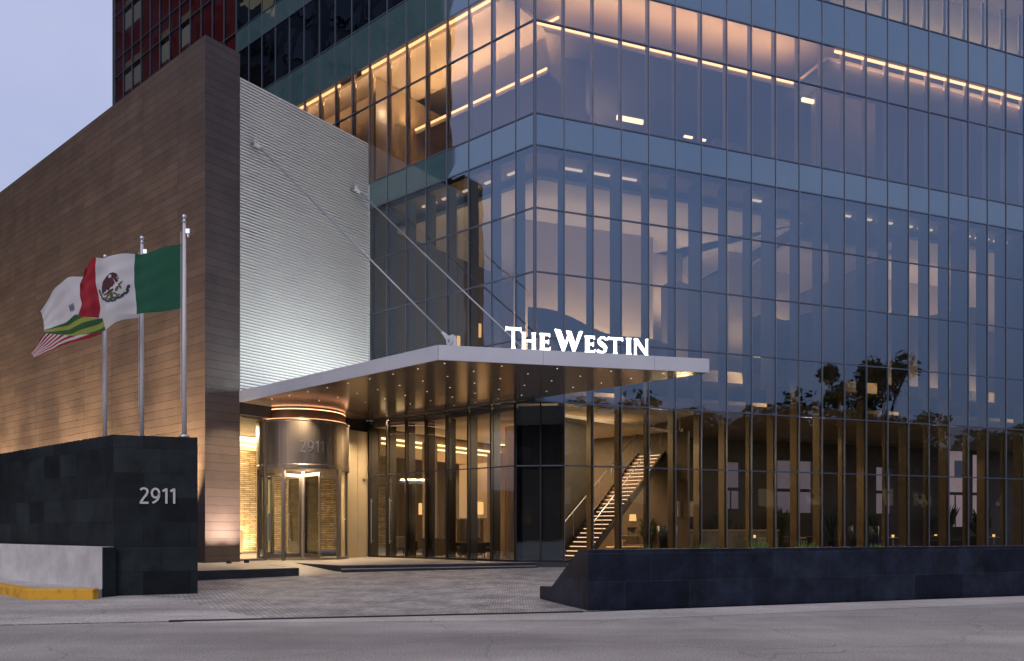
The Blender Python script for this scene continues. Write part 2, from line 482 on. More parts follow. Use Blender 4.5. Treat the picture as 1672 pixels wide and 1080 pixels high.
# ------------------------------------------------------------------ entrance platform, kerb and steps
S1 = Vector((-5.24, 23.3)); STD = RR
pl = thing("entrance_platform", "raised stone entrance platform with black stepped edge under the canopy", "platform", V3(S1, 0))
wing_line = PW(-.4, 0)
poly = [(-8.47 + U.x * .02, 20.5), (-6.3, 22.1), (-7.75, 23.95), (-7.45, 25.6), tuple(S1 + NR * .38 + U * .0), tuple(S1 + RR * 7.0 + NR * .38), tuple(PR_(1.09, .0)), tuple(PR_(1.09, 3)), tuple(PW(7.2, 8)), tuple(PW(-.4, 8)), (-13.0, 24.0)]
MB().prism(poly, .0, ZP).build("deck", m_plat, pl)
MB().prism([(-8.50, 20.46), (-6.27, 22.06), (-6.33, 22.14), (-8.55, 20.54)], .0, ZP + .004).build("kerb", m_kerbk, pl)
k = MB()
kk = Vector((-6.3, 22.1)); k.prism([tuple(kk + Vector((.03, -.04))), tuple(kk + Vector((.06, 0))), (-7.69, 23.97), (-7.77, 23.97)], 0, ZP + .003)
k.build("kerb", m_kerbk, pl)
s_ = MB(); s_.prism([tuple(S1), tuple(S1 + RR * 6.45), tuple(S1 + RR * 6.45 + NR * .40), tuple(S1 + NR * .40)], 0, .235)
s_.build("step", m_plat, pl)
s_ = MB(); s_.prism([tuple(S1 - NR * .012 - RR * .012), tuple(S1 + RR * 6.46 - NR * .012), tuple(S1 + RR * 6.46), tuple(S1 - RR * .012)], 0, .225)
s_.prism([tuple(S1 + NR * .36 - RR * .01), tuple(S1 + RR * 7.01 + NR * .36), tuple(S1 + RR * 7.01 + NR * .379), tuple(S1 + NR * .379 - RR * .01)], 0, ZP - .01)
s_.build("riser", m_kerbk, pl)
s_ = MB(); a1 = S1 + NR * .38
s_.prism([tuple(a1 - RR * .012), (-7.47, 25.58), (-7.44, 25.62), tuple(a1)], 0, ZP - .01)
s_.prism([tuple(S1 - RR * .02), tuple(a1 - RR * .02), tuple(a1 - RR * .012), tuple(S1 - RR * .012)], 0, .225)
s_.build("riser", m_kerbk, pl)
rp = MB(); rp.add([(-6.27, 22.1, .115), (S1.x - .02, S1.y, .135), (-7.46, 25.58, ZP + .002), (-7.78, 23.97, ZP + .002)], [(0, 1, 2, 3)])
rp.build("ramp", m_plat, pl)
# plinth under the dark chamfered corner
MB().prism([tuple(PL(B0 + BW, -.22)), tuple(PL(B0, -.22)), tuple(PR_(RB, -.22)), tuple(PR_(RB, 2)), tuple(PL(B0 + BW, 2))], 0, ZP - .005).build("plinth", m_kerbk, pl)

# ------------------------------------------------------------------ text helper
def text_verts(body, size, shear=0):
    cu = bpy.data.curves.new("t", 'FONT'); cu.body = body; cu.size = size; cu.extrude = 0
    cu.space_character = .96
    o = bpy.data.objects.new("t", cu); COL.objects.link(o)
    dg = bpy.context.evaluated_depsgraph_get()
    me = bpy.data.meshes.new_from_object(o.evaluated_get(dg))
    vs = [tuple(v.co) for v in me.vertices]; fs = [tuple(p.vertices) for p in me.polygons]
    bpy.data.objects.remove(o); bpy.data.curves.remove(cu); bpy.data.meshes.remove(me)
    return vs, fs

def digit_outline(ch):
    """stroked digits of an open humanist face: centre lines in a 0.6 x 1 box"""
    if ch == '2':
        pts = [(.07, .86), (.14, .94), (.27, .975), (.40, .93), (.47, .82), (.46, .68), (.38, .53), (.24, .34), (.07, .06)]
        return [pts, [(.02, .045), (.53, .045)]]
    if ch == '9':
        ell = [(.28 + .215 * cos(t), .67 + .285 * sin(t)) for t in [2 * pi * i / 18 for i in range(19)]]
        return [ell, [(.495, .67), (.48, .45), (.40, .26), (.26, .12), (.10, .045)]]
    if ch == '1':
        return [[(.08, .80), (.30, .955)], [(.30, .985), (.30, .0)]]
def stroke_mesh(mb, pts, w, fmap, th):
    n = len(pts); L = []; Rr = []
    for i in range(n):
        p = Vector(pts[i]); a = Vector(pts[max(0, i - 1)]); b = Vector(pts[min(n - 1, i + 1)])
        if i in (0, n - 1) and (Vector(pts[0]) - Vector(pts[-1])).length < 1e-4:
            a = Vector(pts[-2]); b = Vector(pts[1])
        d = (b - a).normalized(); nn = Vector((-d.y, d.x)) * w / 2
        L.append(p + nn); Rr.append(p - nn)
    vs = []
    for q in (0, th):
        for p in L: vs.append(fmap(p.x, p.y, q))
        for p in Rr: vs.append(fmap(p.x, p.y, q))
    fs = []
    for i in range(n - 1):
        fs.append((i, i + 1, n + i + 1, n + i))
        fs.append((2 * n + i, 3 * n + i, 3 * n + i + 1, 2 * n + i + 1))
        fs.append((i, 2 * n + i, 2 * n + i + 1, i + 1))
        fs.append((n + i, n + i + 1, 3 * n + i + 1, 3 * n + i))
    fs += [(0, n, 3 * n, 2 * n), (n - 1, 3 * n - 1, 4 * n - 1, 2 * n - 1)]
    mb.add(vs, fs)

def digits(parent, fmap, h, mat, w=.085, th=.03):
    x = 0
    for i, ch in enumerate("2911"):
        mb = MB()
        for st in digit_outline(ch):
            stroke_mesh(mb, st, w, lambda a, b, c, x=x: fmap((x + a) * h, b * h, c), th)
        o = mb.build("digit", mat, parent)
        x += {'2': .66, '9': .62, '1': .46}[ch]

# ------------------------------------------------------------------ black sign wall, white wall, kerb
SC = Vector((-8.72, 16.5))
sw = thing("sign_wall", "black slate sign wall with steel street number 2911 and flagpoles on top", "wall", V3(SC, 0))
so_ = MB(); so_.box(SC, RR, U, 0, 1.71, 0, 16, 0, 3.55)
so_.build("body", m_black, sw, bevel=.006)
def fm(x, z, d):
    p = SC + RR * (.52 + x) + Vector((RR.y, -RR.x)) * (.004 + d)
    return (p.x, p.y, 2.05 + z)
digits(sw, fm, .345, m_num, w=.13, th=.035)
# white low wall
WC = Vector((-8.80, 16.2)); WU = Vector((-1686, 1232)).normalized(); WNo = Vector((WU.y, -WU.x))
ww = thing("low_white_wall", "low white rendered wall with dark end in front of the black slate wall", "wall", V3(WC, 0))
MB().box(WC, WU, WNo, 0, 16, 0, .26, 0, 1.10).build("body", m_white, ww, bevel=.01)
MB().box(WC, WU, WNo, -.04, -.002, .0, .27, 0, 1.095).build("slate_end", m_black, ww)
# yellow kerb
ky = MB()
pts = [(-8.73, 15.72), (-10.12, 15.72), (-11.6, 17.0), (-20, 24.3)]
pin = [(-8.73, 15.95), (-10.05, 15.95), (-11.45, 17.2), (-19.85, 24.5)]
for i in range(3): ky.prism([pts[i], pts[i + 1], pin[i + 1], pin[i]], 0, .235)
ky.build("yellow_kerb", m_yellow, label="bright yellow painted kerb bending round in front of the white wall", cat="kerb", bevel=.02)
structure(MB().prism([pin[0], pin[1], pin[2], pin[3], (-19, 26), tuple(WC)], .0, .20), "traffic_island", m_conc)

# ------------------------------------------------------------------ planter wall on the right
pw = thing("garden_wall", "long low dark stone wall beside the street with sloped end at the drive", "wall", V3(PWC, 0))
ED = Vector((-.80, 2.24)).normalized()
def EP(l): return PWC + ED * l
body = MB(); body.prism([tuple(PWC), tuple(PWC + WD * 60), tuple(PWC + WD * 60 + WN * .6), tuple(EP(.42) + WD * .55), tuple(EP(.42) )], 0, 1.11)
body.build("wall_body", m_black2, pw, bevel=.006)
pr = [(.42, .0), (2.38, .02), (2.38, .28), (1.76, .30), (.42, 1.108)]
th = .38; tv = WD * th
vs = [V3(EP(l), z) for l, z in pr] + [V3(EP(l) + tv, z) for l, z in pr]
e_ = MB(); n = len(pr)
e_.add(vs, [tuple(range(n))[::-1], tuple(range(n, 2 * n))] + [(i, (i + 1) % n, n + (i + 1) % n, n + i) for i in range(n)])
e_.build("sloped_end", m_black2, pw)

# ------------------------------------------------------------------ flagpoles and flags
poles = [(-7.448, 17.15), (-9.028, 18.41), (-10.60, 19.66)]
plab = ["tall white flagpole nearest the wall end, flying the green white and red flag",
        "middle white flagpole of the three, behind the white emblem flag",
        "farthest white flagpole of the three, flying the red and white striped flag"]
for i, (x, y) in enumerate(poles):
    p = thing("flagpole", plab[i], "flagpole", (x, y, 3.55), "flagpoles on the black sign wall")
    MB().tube((x, y, 3.55), (x, y, 8.45), .050, .036, 16).build("pole", m_polew, p, smooth=True)
    MB().lathe((x, y), [(.0, 3.55), (.11, 3.55), (.11, 3.60), (.06, 3.64)], 16).build("base_collar", m_steel, p, smooth=True)
    MB().lathe((x, y), [(.0, 8.45), (.05, 8.45), (.05, 8.48), (.02, 8.50), (.045, 8.54), (.055, 8.58), (.045, 8.62), (.0, 8.64)], 14).build("finial", m_steel, p, smooth=True)
    t = MB(); t.cbox(x + .04, x + .13, y - .03, y + .03, 8.20, 8.30); t.tube((x + .085, y, 8.12), (x + .085, y, 8.20), .02)
    t.build("pulley", m_steel, p)
    h = MB(); h.tube((x - .075, y, 4.4), (x - .075, y, 8.25), .006, n=6); h.build("halyard", m_polew, p)

def cr_(pts, s):
    n = len(pts) - 1; x = s * n; i = min(int(x), n - 1); t = x - i
    P = lambda k: Vector(pts[max(0, min(n, k))])
    a, b, c, d = P(i - 1), P(i), P(i + 1), P(i + 2)
    return .5 * ((2 * b) + (c - a) * t + (2 * a - 5 * b + 4 * c - d) * t * t + (3 * b - a - 3 * c + d) * t ** 3)

def make_flag(name, label, pole, top, bot, yamp, paint, mats, NX=60, NZ=36, xw=0.0):
    x0, y0 = pole
    def f(s, t):
        a = cr_(top, s); b = cr_(bot, s); p = b.lerp(a, t)
        w = yamp * s ** .7 * (sin(9.5 * s - 1.6 * t + .6) + .45 * sin(19 * s + 2.2 * t) + .25 * sin(5 * t + 6 * s) + .16 * sin(37 * s - 5 * t) + .10 * sin(23 * t + 14 * s))
        return Vector((x0 - .06 + p.x + xw * s * s * sin(7 * t + .4), y0 + w - .12 * s, p.y))
    mb = MB()
    vs = [f(i / NX, j / NZ) for j in range(NZ + 1) for i in range(NX + 1)]
    mb.v = [tuple(v) for v in vs]
    for j in range(NZ):
        for i in range(NX):
            mb.f.append((j * (NX + 1) + i, j * (NX + 1) + i + 1, (j + 1) * (NX + 1) + i + 1, (j + 1) * (NX + 1) + i))
            mb.m.append(paint((i + .5) / NX, (j + .5) / NZ))
    o = mb.build(name, mats, label=label, cat="flag", smooth=True)
    return o, f
def cloth(name, c):
    m = M(name, c, .75)
    nt = m.node_tree; b = nt.nodes["Principled BSDF"]
    tl = nd(m, "ShaderNodeBsdfTranslucent"); tl.inputs[0].default_value = (*c, 1)
    mx = nd(m, "ShaderNodeMixShader"); mx.inputs[0].default_value = .25
    o = nt.nodes["Material Output"]
    nt.links.new(b.outputs[0], mx.inputs[1]); nt.links.new(tl.outputs[0], mx.inputs[2]); nt.links.new(mx.outputs[0], o.inputs[0])
    return m
c_g = cloth("green_cloth", (.003, .095, .05)); c_w = cloth("white_cloth", (.62, .62, .64)); c_r = cloth("red_cloth", (.33, .010, .025))
c_y = cloth("olive_cloth", (.30, .34, .06)); c_dg = cloth("dark_green_cloth", (.02, .10, .03)); c_b = cloth("navy_cloth", (.02, .03, .12))
m_eag = M("emblem_brown", (.055, .012, .015), .8); m_wre = M("emblem_green", (.02, .035, .045), .8); m_cac = M("emblem_olive", (.08, .085, .03), .8)
m_grey = M("emblem_grey", (.12, .13, .18), .8)

f1, fn1 = make_flag("flag", "green white and red flag with eagle emblem flying from the nearest pole", poles[0],
    [(0, 7.96), (-.50, 7.86), (-.92, 7.75), (-1.35, 7.70), (-1.73, 7.61), (-2.05, 7.59), (-2.24, 7.42)],
    [(0, 6.51), (-.45, 6.43), (-.85, 6.37), (-1.30, 6.33), (-1.75, 6.30), (-2.05, 6.28), (-2.28, 6.26)], .13,
    lambda s, t: 0 if s < .39 else (1 if s < .75 else 2), [c_g, c_w, c_r], 100, 50, xw=.06)
# emblem laid on the cloth (both faces)
def emb(polys, mat):
    mb = MB()
    for side in (-1, 1):
        for poly in polys:
            vs = []
            for (ex, ez) in poly:
                s = .575 - ex * 1.15 / 2.48; t = .49 + ez * 1.15 / 1.40
                p = fn1(s, t); vs.append((p.x, p.y + side * .012, p.z))
            mb.add(vs, [tuple(range(len(vs)))])
    return mb.build("emblem", mat, f1)
def blob(cx, cz, rx, rz, rot=0, n=10):
    return [(cx + rx * cos(t) * cos(rot) - rz * sin(t) * sin(rot), cz + rx * cos(t) * sin(rot) + rz * sin(t) * cos(rot)) for t in [2 * pi * i / n for i in range(n)]]
eagle = [[(-.24, -.13), (-.23, .02), (-.19, .13), (-.10, .21), (.0, .24), (.07, .21), (.06, .13), (.10, .02), (.06, -.04), (-.01, -.05), (-.05, -.10), (-.10, -.05), (-.15, -.09)],
         [(.0, .24), (.07, .24), (.13, .21), (.15, .16), (.12, .13), (.16, .05), (.12, .03), (.07, .13)],
         [(-.21, -.15), (-.12, -.13), (-.02, -.10), (.07, -.09), (.06, -.13), (-.06, -.15), (-.16, -.17)]]
emb(eagle, m_eag)
wre = []
for i in range(13):
    t = R(-170 + i * 160 / 12)
    wre.append(blob(.0 + .31 * cos(t), .0 + .31 * sin(t), .045, .024, t + pi / 2 + (.35 if i % 2 else -.35), 8))
emb(wre, m_wre)
cac = [blob(0, -.20, .035, .07), blob(-.08, -.19, .05, .018, .5), blob(.08, -.19, .05, .018, -.5), blob(.13, -.10, .02, .06, -.5), blob(.18, -.05, .016, .06, .3),
       blob(.20, .02, .012, .05, -.6), blob(.15, .11, .03, .012, .9), blob(-.13, -.23, .05, .014, -.5), blob(.13, -.23, .05, .014, .5), blob(0, -.26, .10, .016)]
emb(cac, m_cac)

def p2(s, t):
    if s > .36 and t < .36 - abs(s - .62) * .55:
        k = sin(34 * t + 11 * s)
        return 1 if k > .1 else 2
    if s > .93 and t < .5: return 0
    if s > .9 and t < .1: return 3
    return 0
f2, fn2 = make_flag("flag", "pale flag with grey emblem and green and olive stripes, half hidden behind the front flag", poles[1],
    [(0, 8.04), (-.61, 7.82), (-1.28, 7.63), (-1.69, 7.58), (-2.05, 7.25), (-2.38, 6.79)],
    [(0, 6.64), (-.49, 6.56), (-.88, 6.28), (-1.35, 6.20), (-1.80, 6.20), (-2.22, 6.22)], .075, p2, [c_w, c_y, c_dg, c_r], 150, 90)
mb = MB()
for side in (-1, 1):
    for q in range(3):
        vs = [fn2(.62 + q * .022 + .01 * cos(t), .50 + .07 * sin(t)) + Vector((0, side * .012, 0)) for t in [2 * pi * i / 10 for i in range(10)]]
        mb.add(vs, [tuple(range(10))])
mb.build("emblem", m_grey, f2)
f3, fn3 = make_flag("flag", "red and white striped flag drooping lowest, tip hanging at the far left", poles[2],
    [(0, 8.01), (-.67, 7.6), (-1.15, 6.97), (-1.47, 6.53), (-1.84, 6.05)],
    [(0, 6.58), (-.43, 6.42), (-.83, 6.30), (-1.28, 6.14), (-1.70, 5.92)], .05,
    lambda s, t: (2 if (s < .4 and t > .46) else (1 if int(t * 13) % 2 == 0 else 0)), [c_w, c_r, c_b], NZ=39)

# ------------------------------------------------------------------ stone clad wing with louvre screen
wg = thing("stone_clad_wing", "tall brown stone clad wing with white louvred end beside the revolving door", "building", V3(P0, 0))
ZT = 17.97; S_E = 1.289; S_F = 7.10
w = MB(); w.box(P0, V, U, 0, S_E, 0, 2.4, 0, ZT); w.build("stone_pier", m_brown, wg)
w = MB(); w.box(P0, V, U, 0, .5, 2.4, 42, 0, ZT); w.build("stone_wall", m_brown, wg)
w = MB(); w.box(P0, V, U, -.0, S_E, -.0, 2.4, ZT, ZT + .03); w.box(P0, V, U, 0, .5, 2.4, 42, ZT, ZT + .03)
w.build("coping", M("coping_metal", (.05, .05, .06), .4, metal=.5), wg)
w = MB(); w.box(P0, V, U, .5, S_F + 10, 2.41, 42, 16.2, 16.5); w.build("roof", m_slab, wg)
w = MB(); w.box(P0, V, U, S_E, S_F, .16, .45, 5.5, 17.15); w.build("louvre_backing", m_dark, wg)
w = MB(); nl = 104; z = 6.05; pitch = (17.2 - 6.05) / nl
for i in range(nl):
    z0 = 6.05 + i * pitch
    prof = [(.02, z0 + .012), (.0, z0 + .02), (.0, z0 + pitch - .032), (.025, z0 + pitch - .024), (.12, z0 + pitch - .018), (.12, z0 + pitch - .026), (.035, z0 + pitch - .040), (.035, z0 + .03), (.10, z0 + .02), (.10, z0 + .012)]
    n = len(prof)
    vs = [V3(PW(S_E + .002, a), zz) for a, zz in prof] + [V3(PW(S_F, a), zz) for a, zz in prof]
    w.add(vs, [(j, n + j, n + (j + 1) % n, (j + 1) % n) for j in range(n)] + [tuple(range(n)), tuple(range(n, 2 * n))[::-1]])
w.build("louvre_screen", m_louvre, wg)
w = MB(); w.box(P0, V, U, S_F, S_F + .05, -.02, .45, 5.9, 17.2); w.build("louvre_edge_trim", m_louvre, wg)
# entrance lobby inside the wing
w = MB(); w.box(P0, V, U, .5, 20, 9.0, 9.3, ZP, 5.6); w.build("ledgestone_wall", m_ledge, wg)
w = MB(); w.box(P0, V, U, 2.0, 2.5, 3.0, 6.5, ZP, 5.0); w.build("ledgestone_wall", m_ledge, wg)
w = MB(); w.box(P0, V, U, S_E, S_F + 1.0, .5, 9.0, 5.45, 5.6); w.build("ceiling", m_ceil, wg)
w = MB(); w.box(P0, V, U, S_E, S_F, 5.2, 5.35, 4.85, 5.44); w.build("bulkhead", m_walll, wg)
w = MB(); w.box(P0, V, U, S_E + .05, S_F, 5.14, 5.19, 5.12, 5.2); w.box(P0, V, U, S_E + .05, S_F, 5.14, 5.19, 4.93, 5.0); w.build("cove_light", e_covey, wg)
area("lobby_light", V3(PW(4.2, 4.0), 5.40), (0, 0, -1), V3(V, 0), 4, 3, 1300, (1, .74, .46), wg)
area("lobby_light", V3(PW(4.2, 8.4), .5), (U.x, U.y, 2.5), V3(V, 0), 6, .2, 700, (1, .66, .33), wg)
area("lobby_light", V3(PW(4.2, 8.2), 5.35), (U.x*.7, U.y*.7, -1), V3(V, 0), 6, .2, 300, (1, .66, .33), wg)
area("lobby_light", V3(PW(1.9, 2.8), .5), (U.x, U.y, 2.5), V3(V, 0), .8, .2, 40, (1, .66, .33), wg)
# entrance glazing beside the drum
w = MB(); w.box(P0, V, U, S_E + .02, 2.50, .30, .32, ZP, 5.45); w.build("glass_pane", m_glassc, wg)
w = MB(); w.box(P0, V, U, S_E, S_E + .06, .26, .36, ZP, 5.45); w.box(P0, V, U, 2.44, 2.52, .26, .36, ZP, 5.45); w.box(P0, V, U, S_E, 2.5, .26, .36, ZP, ZP + .08)
w.build("glass_frame", m_door, wg)
# beige metal panel to the right of the drum
w = MB(); w.box(P0, V, U, 5.98, 6.53, .02, .6, ZP, 5.42); w.box(P0, V, U, 6.54, 7.10, .02, .6, ZP, 5.42); w.build("metal_panel", m_beige, wg, bevel=.006)
w = MB(); w.box(P0, V, U, 6.80, 6.92, -.06, .02, 3.40, 3.50); w.build("panel_light", m_door, wg)
w = MB(); w.box(P0, V, U, 2.5, 6.0, .55, .7, 3.7, 5.45); w.build("door_header_wall", m_walll, wg)
w = MB(); w.box(P0, V, U, 7.06, 7.34, -.06, .6, ZP, 5.87); w.build("corner_post", m_mulld, wg)
ORD = ["first", "second", "third", "fourth", "fifth", "sixth", "seventh", "eighth", "ninth", "tenth", "eleventh", "twelfth", "thirteenth", "fourteenth"]
# uplights washing the stone
m_fix = M("fixture_black", (.02, .02, .02), .4)
def uplight(loc, d, power, lab, angle=70, col=(1, .62, .29)):
    t = thing("uplight", lab, "light fitting", loc, "ground uplights along the stone wall")
    MB().lathe(loc, [(0, loc[2]), (.09, loc[2]), (.09, loc[2] + .10), (.08, loc[2] + .10), (.07, loc[2] + .07), (0, loc[2] + .07)], 12).build("housing", m_fix, t)
    MB().disc(loc, .068, loc[2] + .082, 12).build("lens", e_spot, t)
    spot("uplight_lamp", (loc[0], loc[1], loc[2] + .14), d, power, angle, 1.0, col, .04, t)
for i in range(12):
    p = PW(-.85, 1.2 + i * 2.9)
    uplight((p.x, p.y, ZP), (V.x * .13, V.y * .13, 1), 22000 if i % 3 else 36000, ORD[i] + " small black ground uplight along the long brown stone wall, counted from its corner", 52)
for s in (.33, .98):
    p = PW(s, -.9)
    uplight((p.x, p.y, ZP), (U.x * .5, U.y * .5, 1), 1300, "small ground uplight at the foot of the brown stone pier, " + ("nearer the sign wall" if s < .5 else "nearer the revolving door"), 80, (1, .70, .50))

# ------------------------------------------------------------------ canopy
K = Vector((-1.913, 19.64)); KR = Vector((5.53, 21.25)); FD = (KR - K).normalized(); FN = Vector((FD.y, -FD.x))
ZB = 5.88; ZC = 6.27
KL = PW(S_E, -.001)
# left edge runs from KL to K, right edge from KR back along U to the facade
rt = C - V * .02 - RR * .01
cpoly = [KL, K, KR, rt, PW(S_F, .0) - V * .03]
cn_ = thing("entrance_canopy", "wide metal entrance canopy with pale fascia and bronze underside over the drive", "canopy", V3(K, ZB))
ins = lambda p, d: p
w = MB(); w.prism([tuple(p) for p in cpoly], ZB + .012, ZC - .012); w.build("deck", m_fascia, cn_)
w = MB()
gap = .004
segs = [(0.0, 2.81), (2.81, 5.99), (5.99, (KR - K).length)]
for a, b in segs: w.box(K, FD, FN, a + gap, b - gap, 0, .03, ZB - .0, ZC)
LD = (KL - K).normalized(); LN = Vector((-LD.y, LD.x)); LN = LN if LN.dot(KR - K) < 0 else -LN
LL = (KL - K).length
cuts = [0, 1.95, 5.0, 8.2, LL]
for a, b in zip(cuts[:-1], cuts[1:]): w.box(K, LD, LN, a + gap, b - gap, 0, .03, ZB, ZC)
RD = (rt - KR).normalized(); RN = FD
w.box(KR, RD, RN, 0, (rt - KR).length, 0, .03, ZB, ZC)
w.build("fascia", m_fascia, cn_)
w = MB(); w.prism([tuple(p) for p in cpoly], ZB - .004, ZB + .010); w.build("soffit", m_soffit, cn_)
# downlights: rows parallel to the left edge
k = 0
rows = [(1.05, 8), (2.65, 8), (4.2, 7), (5.75, 5)]
for a in range(5):
    for bb in range(9):
        p = K + FD * (.45 + a * 1.55) - LD * 0 + LD * (.42 + bb * 1.05)
        if (p - C).dot(V) > -.35 and (p - C).dot(U) > 0: continue
        if (p - C).dot(NR) > -.35 and (p - C).dot(RR) > 0: continue
        if (p - PW(4.2, .4)).length < 1.9: continue
        mb = MB(); mb.lathe(p, [(.032, ZB - .0045), (.032, ZB - .009), (.020, ZB - .009)], 10)
        o = mb.build("downlight", m_door, cn_)
        MB().disc(p, .016, ZB - .0085, 10, up=False).build("lens", e_spot, o)
for (a_, b_, pw_) in ((.9, 1.2, 160), (3.0, 1.2, 160), (5.6, 1.0, 160), (7.0, 1.2, 60), (8.5, 2.8, 90)):
    q_ = PW(0, 0) + V * a_ - U * b_
    spot("canopy_spot", V3(q_, ZB - .03), (U.x * .12, U.y * .12, -1), pw_ * 6, 100, 1, (1, .72, .42), .05, cn_)
area("canopy_glow", V3((K + KR) / 2 + U * 4, ZB - .02), (0, 0, -1), V3(FD, 0), .5, .5, 8, WARM, cn_)
# LED strip on the roof of the canopy washing the louvres
w = MB(); w.box(PW(S_E, 0), V, -U, .1, S_F - S_E - .1, 2.25, 2.35, ZC, ZC + .05); w.build("light_strip", emis("wall_wash_strip", (.92, .97, 1), 4), cn_)
area("louvre_wash", V3(PW((S_E + S_F) / 2, -2.3), ZC + .09), (U.x * .6, U.y * .6, 1), V3(V, 0), 5.5, .12, 230, (.93, .97, .93), cn_)

# canopy sign letters
sg = thing("hotel_sign", "glowing white letters THE WESTIN standing on the front edge of the canopy", "sign", V3(K + FD * 3.8, ZC))
def glyph(ch):
    if ch == 'T':
        return [[(.37, 0), (.63, 0), (.58, .12), (.575, .86), (.425, .86), (.42, .12)], [(.0, .80), (.03, 1.02), (.10, .985), (.90, .985), (.97, 1.02), (1.0, .80), (.93, .875), (.07, .875)]]
    if ch == 'H':
        return [[(.0, 0), (.28, 0), (.24, .1), (.24, .9), (.28, 1), (.0, 1), (.05, .9), (.05, .1)], [(.72, 0), (1, 0), (.95, .1), (.95, .9), (1, 1), (.72, 1), (.76, .9), (.76, .1)], [(.22, .46), (.78, .46), (.78, .57), (.22, .57)]]
    if ch == 'E':
        return [[(.0, 0), (.42, 0), (.42, 1), (.0, 1), (.08, .9), (.08, .1)], [(.35, 0), (.95, 0), (1.0, .22), (.9, .12), (.35, .115)], [(.35, .885), (.88, .885), (.95, .80), (.93, 1), (.35, 1)], [(.35, .46), (.78, .46), (.84, .38), (.84, .65), (.78, .57), (.35, .57)]]
    if ch == 'I':
        return [[(.0, 0), (1, 0), (.84, .12), (.84, .88), (1, 1), (.0, 1), (.16, .88), (.16, .12)]]
    if ch == 'N':
        return [[(.0, 0), (.17, 0), (.145, .1), (.145, .9), (.10, 1), (.0, 1), (.04, .9), (.04, .1)], [(.0, 1), (.22, 1), (.97, .05), (1.0, 0), (.86, 0), (.12, .82)], [(.84, 1), (1.0, 1), (.965, .9), (.965, 0), (.86, .1), (.87, .9)]]
    if ch == 'W':
        return [[(.0, 1.03), (.20, .98), (.40, .25), (.34, 0), (.28, 0)], [(.28, 0), (.34, 0), (.58, .90), (.52, .95), (.47, .80)], [(.42, .98), (.58, .95), (.76, .25), (.72, 0), (.66, 0)], [(.66, 0), (.72, 0), (1.0, .97), (.93, .99), (.88, .97)]]
    if ch == 'S':
        pts = [(.90, .84), (.74, .93), (.55, .955), (.34, .92), (.20, .80), (.24, .66), (.45, .55), (.68, .45), (.84, .31), (.80, .15), (.60, .055), (.36, .045), (.18, .09), (.05, .17)]
        wd = [.10, .09, .10, .14, .20, .23, .23, .23, .22, .18, .12, .10, .10, .11]
        L = []; Q = []
        for i, p in enumerate(pts):
            a = Vector(pts[max(0, i - 1)]); b = Vector(pts[min(len(pts) - 1, i + 1)]); d = (b - a).normalized(); nn = Vector((-d.y, d.x)) * wd[i] / 2
            L.append((p[0] + nn.x, p[1] + nn.y)); Q.append((p[0] - nn.x, p[1] - nn.y))
        return [[L[i], L[i + 1], Q[i + 1], Q[i]] for i in range(len(pts) - 1)]
letters = [('T', 1.796, 2.228, .57), ('H', 2.241, 2.628, .45), ('E', 2.735, 3.035, .45), ('W', 3.16, 3.941, .57), ('E', 4.006, 4.3, .45), ('S', 4.351, 4.653, .45), ('T', 4.664, 5.101, .45), ('I', 5.202, 5.347, .45), ('N', 5.434, 5.837, .45)]
for ch, x0, x1, h in letters:
    mb = MB()
    for gi, poly in enumerate(glyph(ch)):
        n = len(poly)
        ff = [K + FD * (x0 + (x1 - x0) * px) + FN * (-.05 + gi * .0015) for px, _ in poly]
        bb = [K + FD * (x0 + (x1 - x0) * px) + FN * (-.13 - gi * .0015) for px, _ in poly]
        zz = [ZC + .03 + h * pz for _, pz in poly]
        vs = [V3(p, z) for p, z in zip(ff, zz)] + [V3(p, z) for p, z in zip(bb, zz)]
        mb.add(vs, [tuple(range(n)), tuple(range(n, 2 * n))[::-1]] + [(i, n + i, n + (i + 1) % n, (i + 1) % n) for i in range(n)])
    mb.build("letter", e_white, sg)
w = MB(); w.box(K, FD, FN, 1.85, 5.82, -.105, -.075, ZC + .008, ZC + .03)
for ch, x0, x1, h in letters: w.box(K, FD, FN, (x0 + x1) / 2 - .012, (x0 + x1) / 2 + .012, -.10, -.08, ZC, ZC + .05)
w.build("mounting_rail", m_steel, sg)

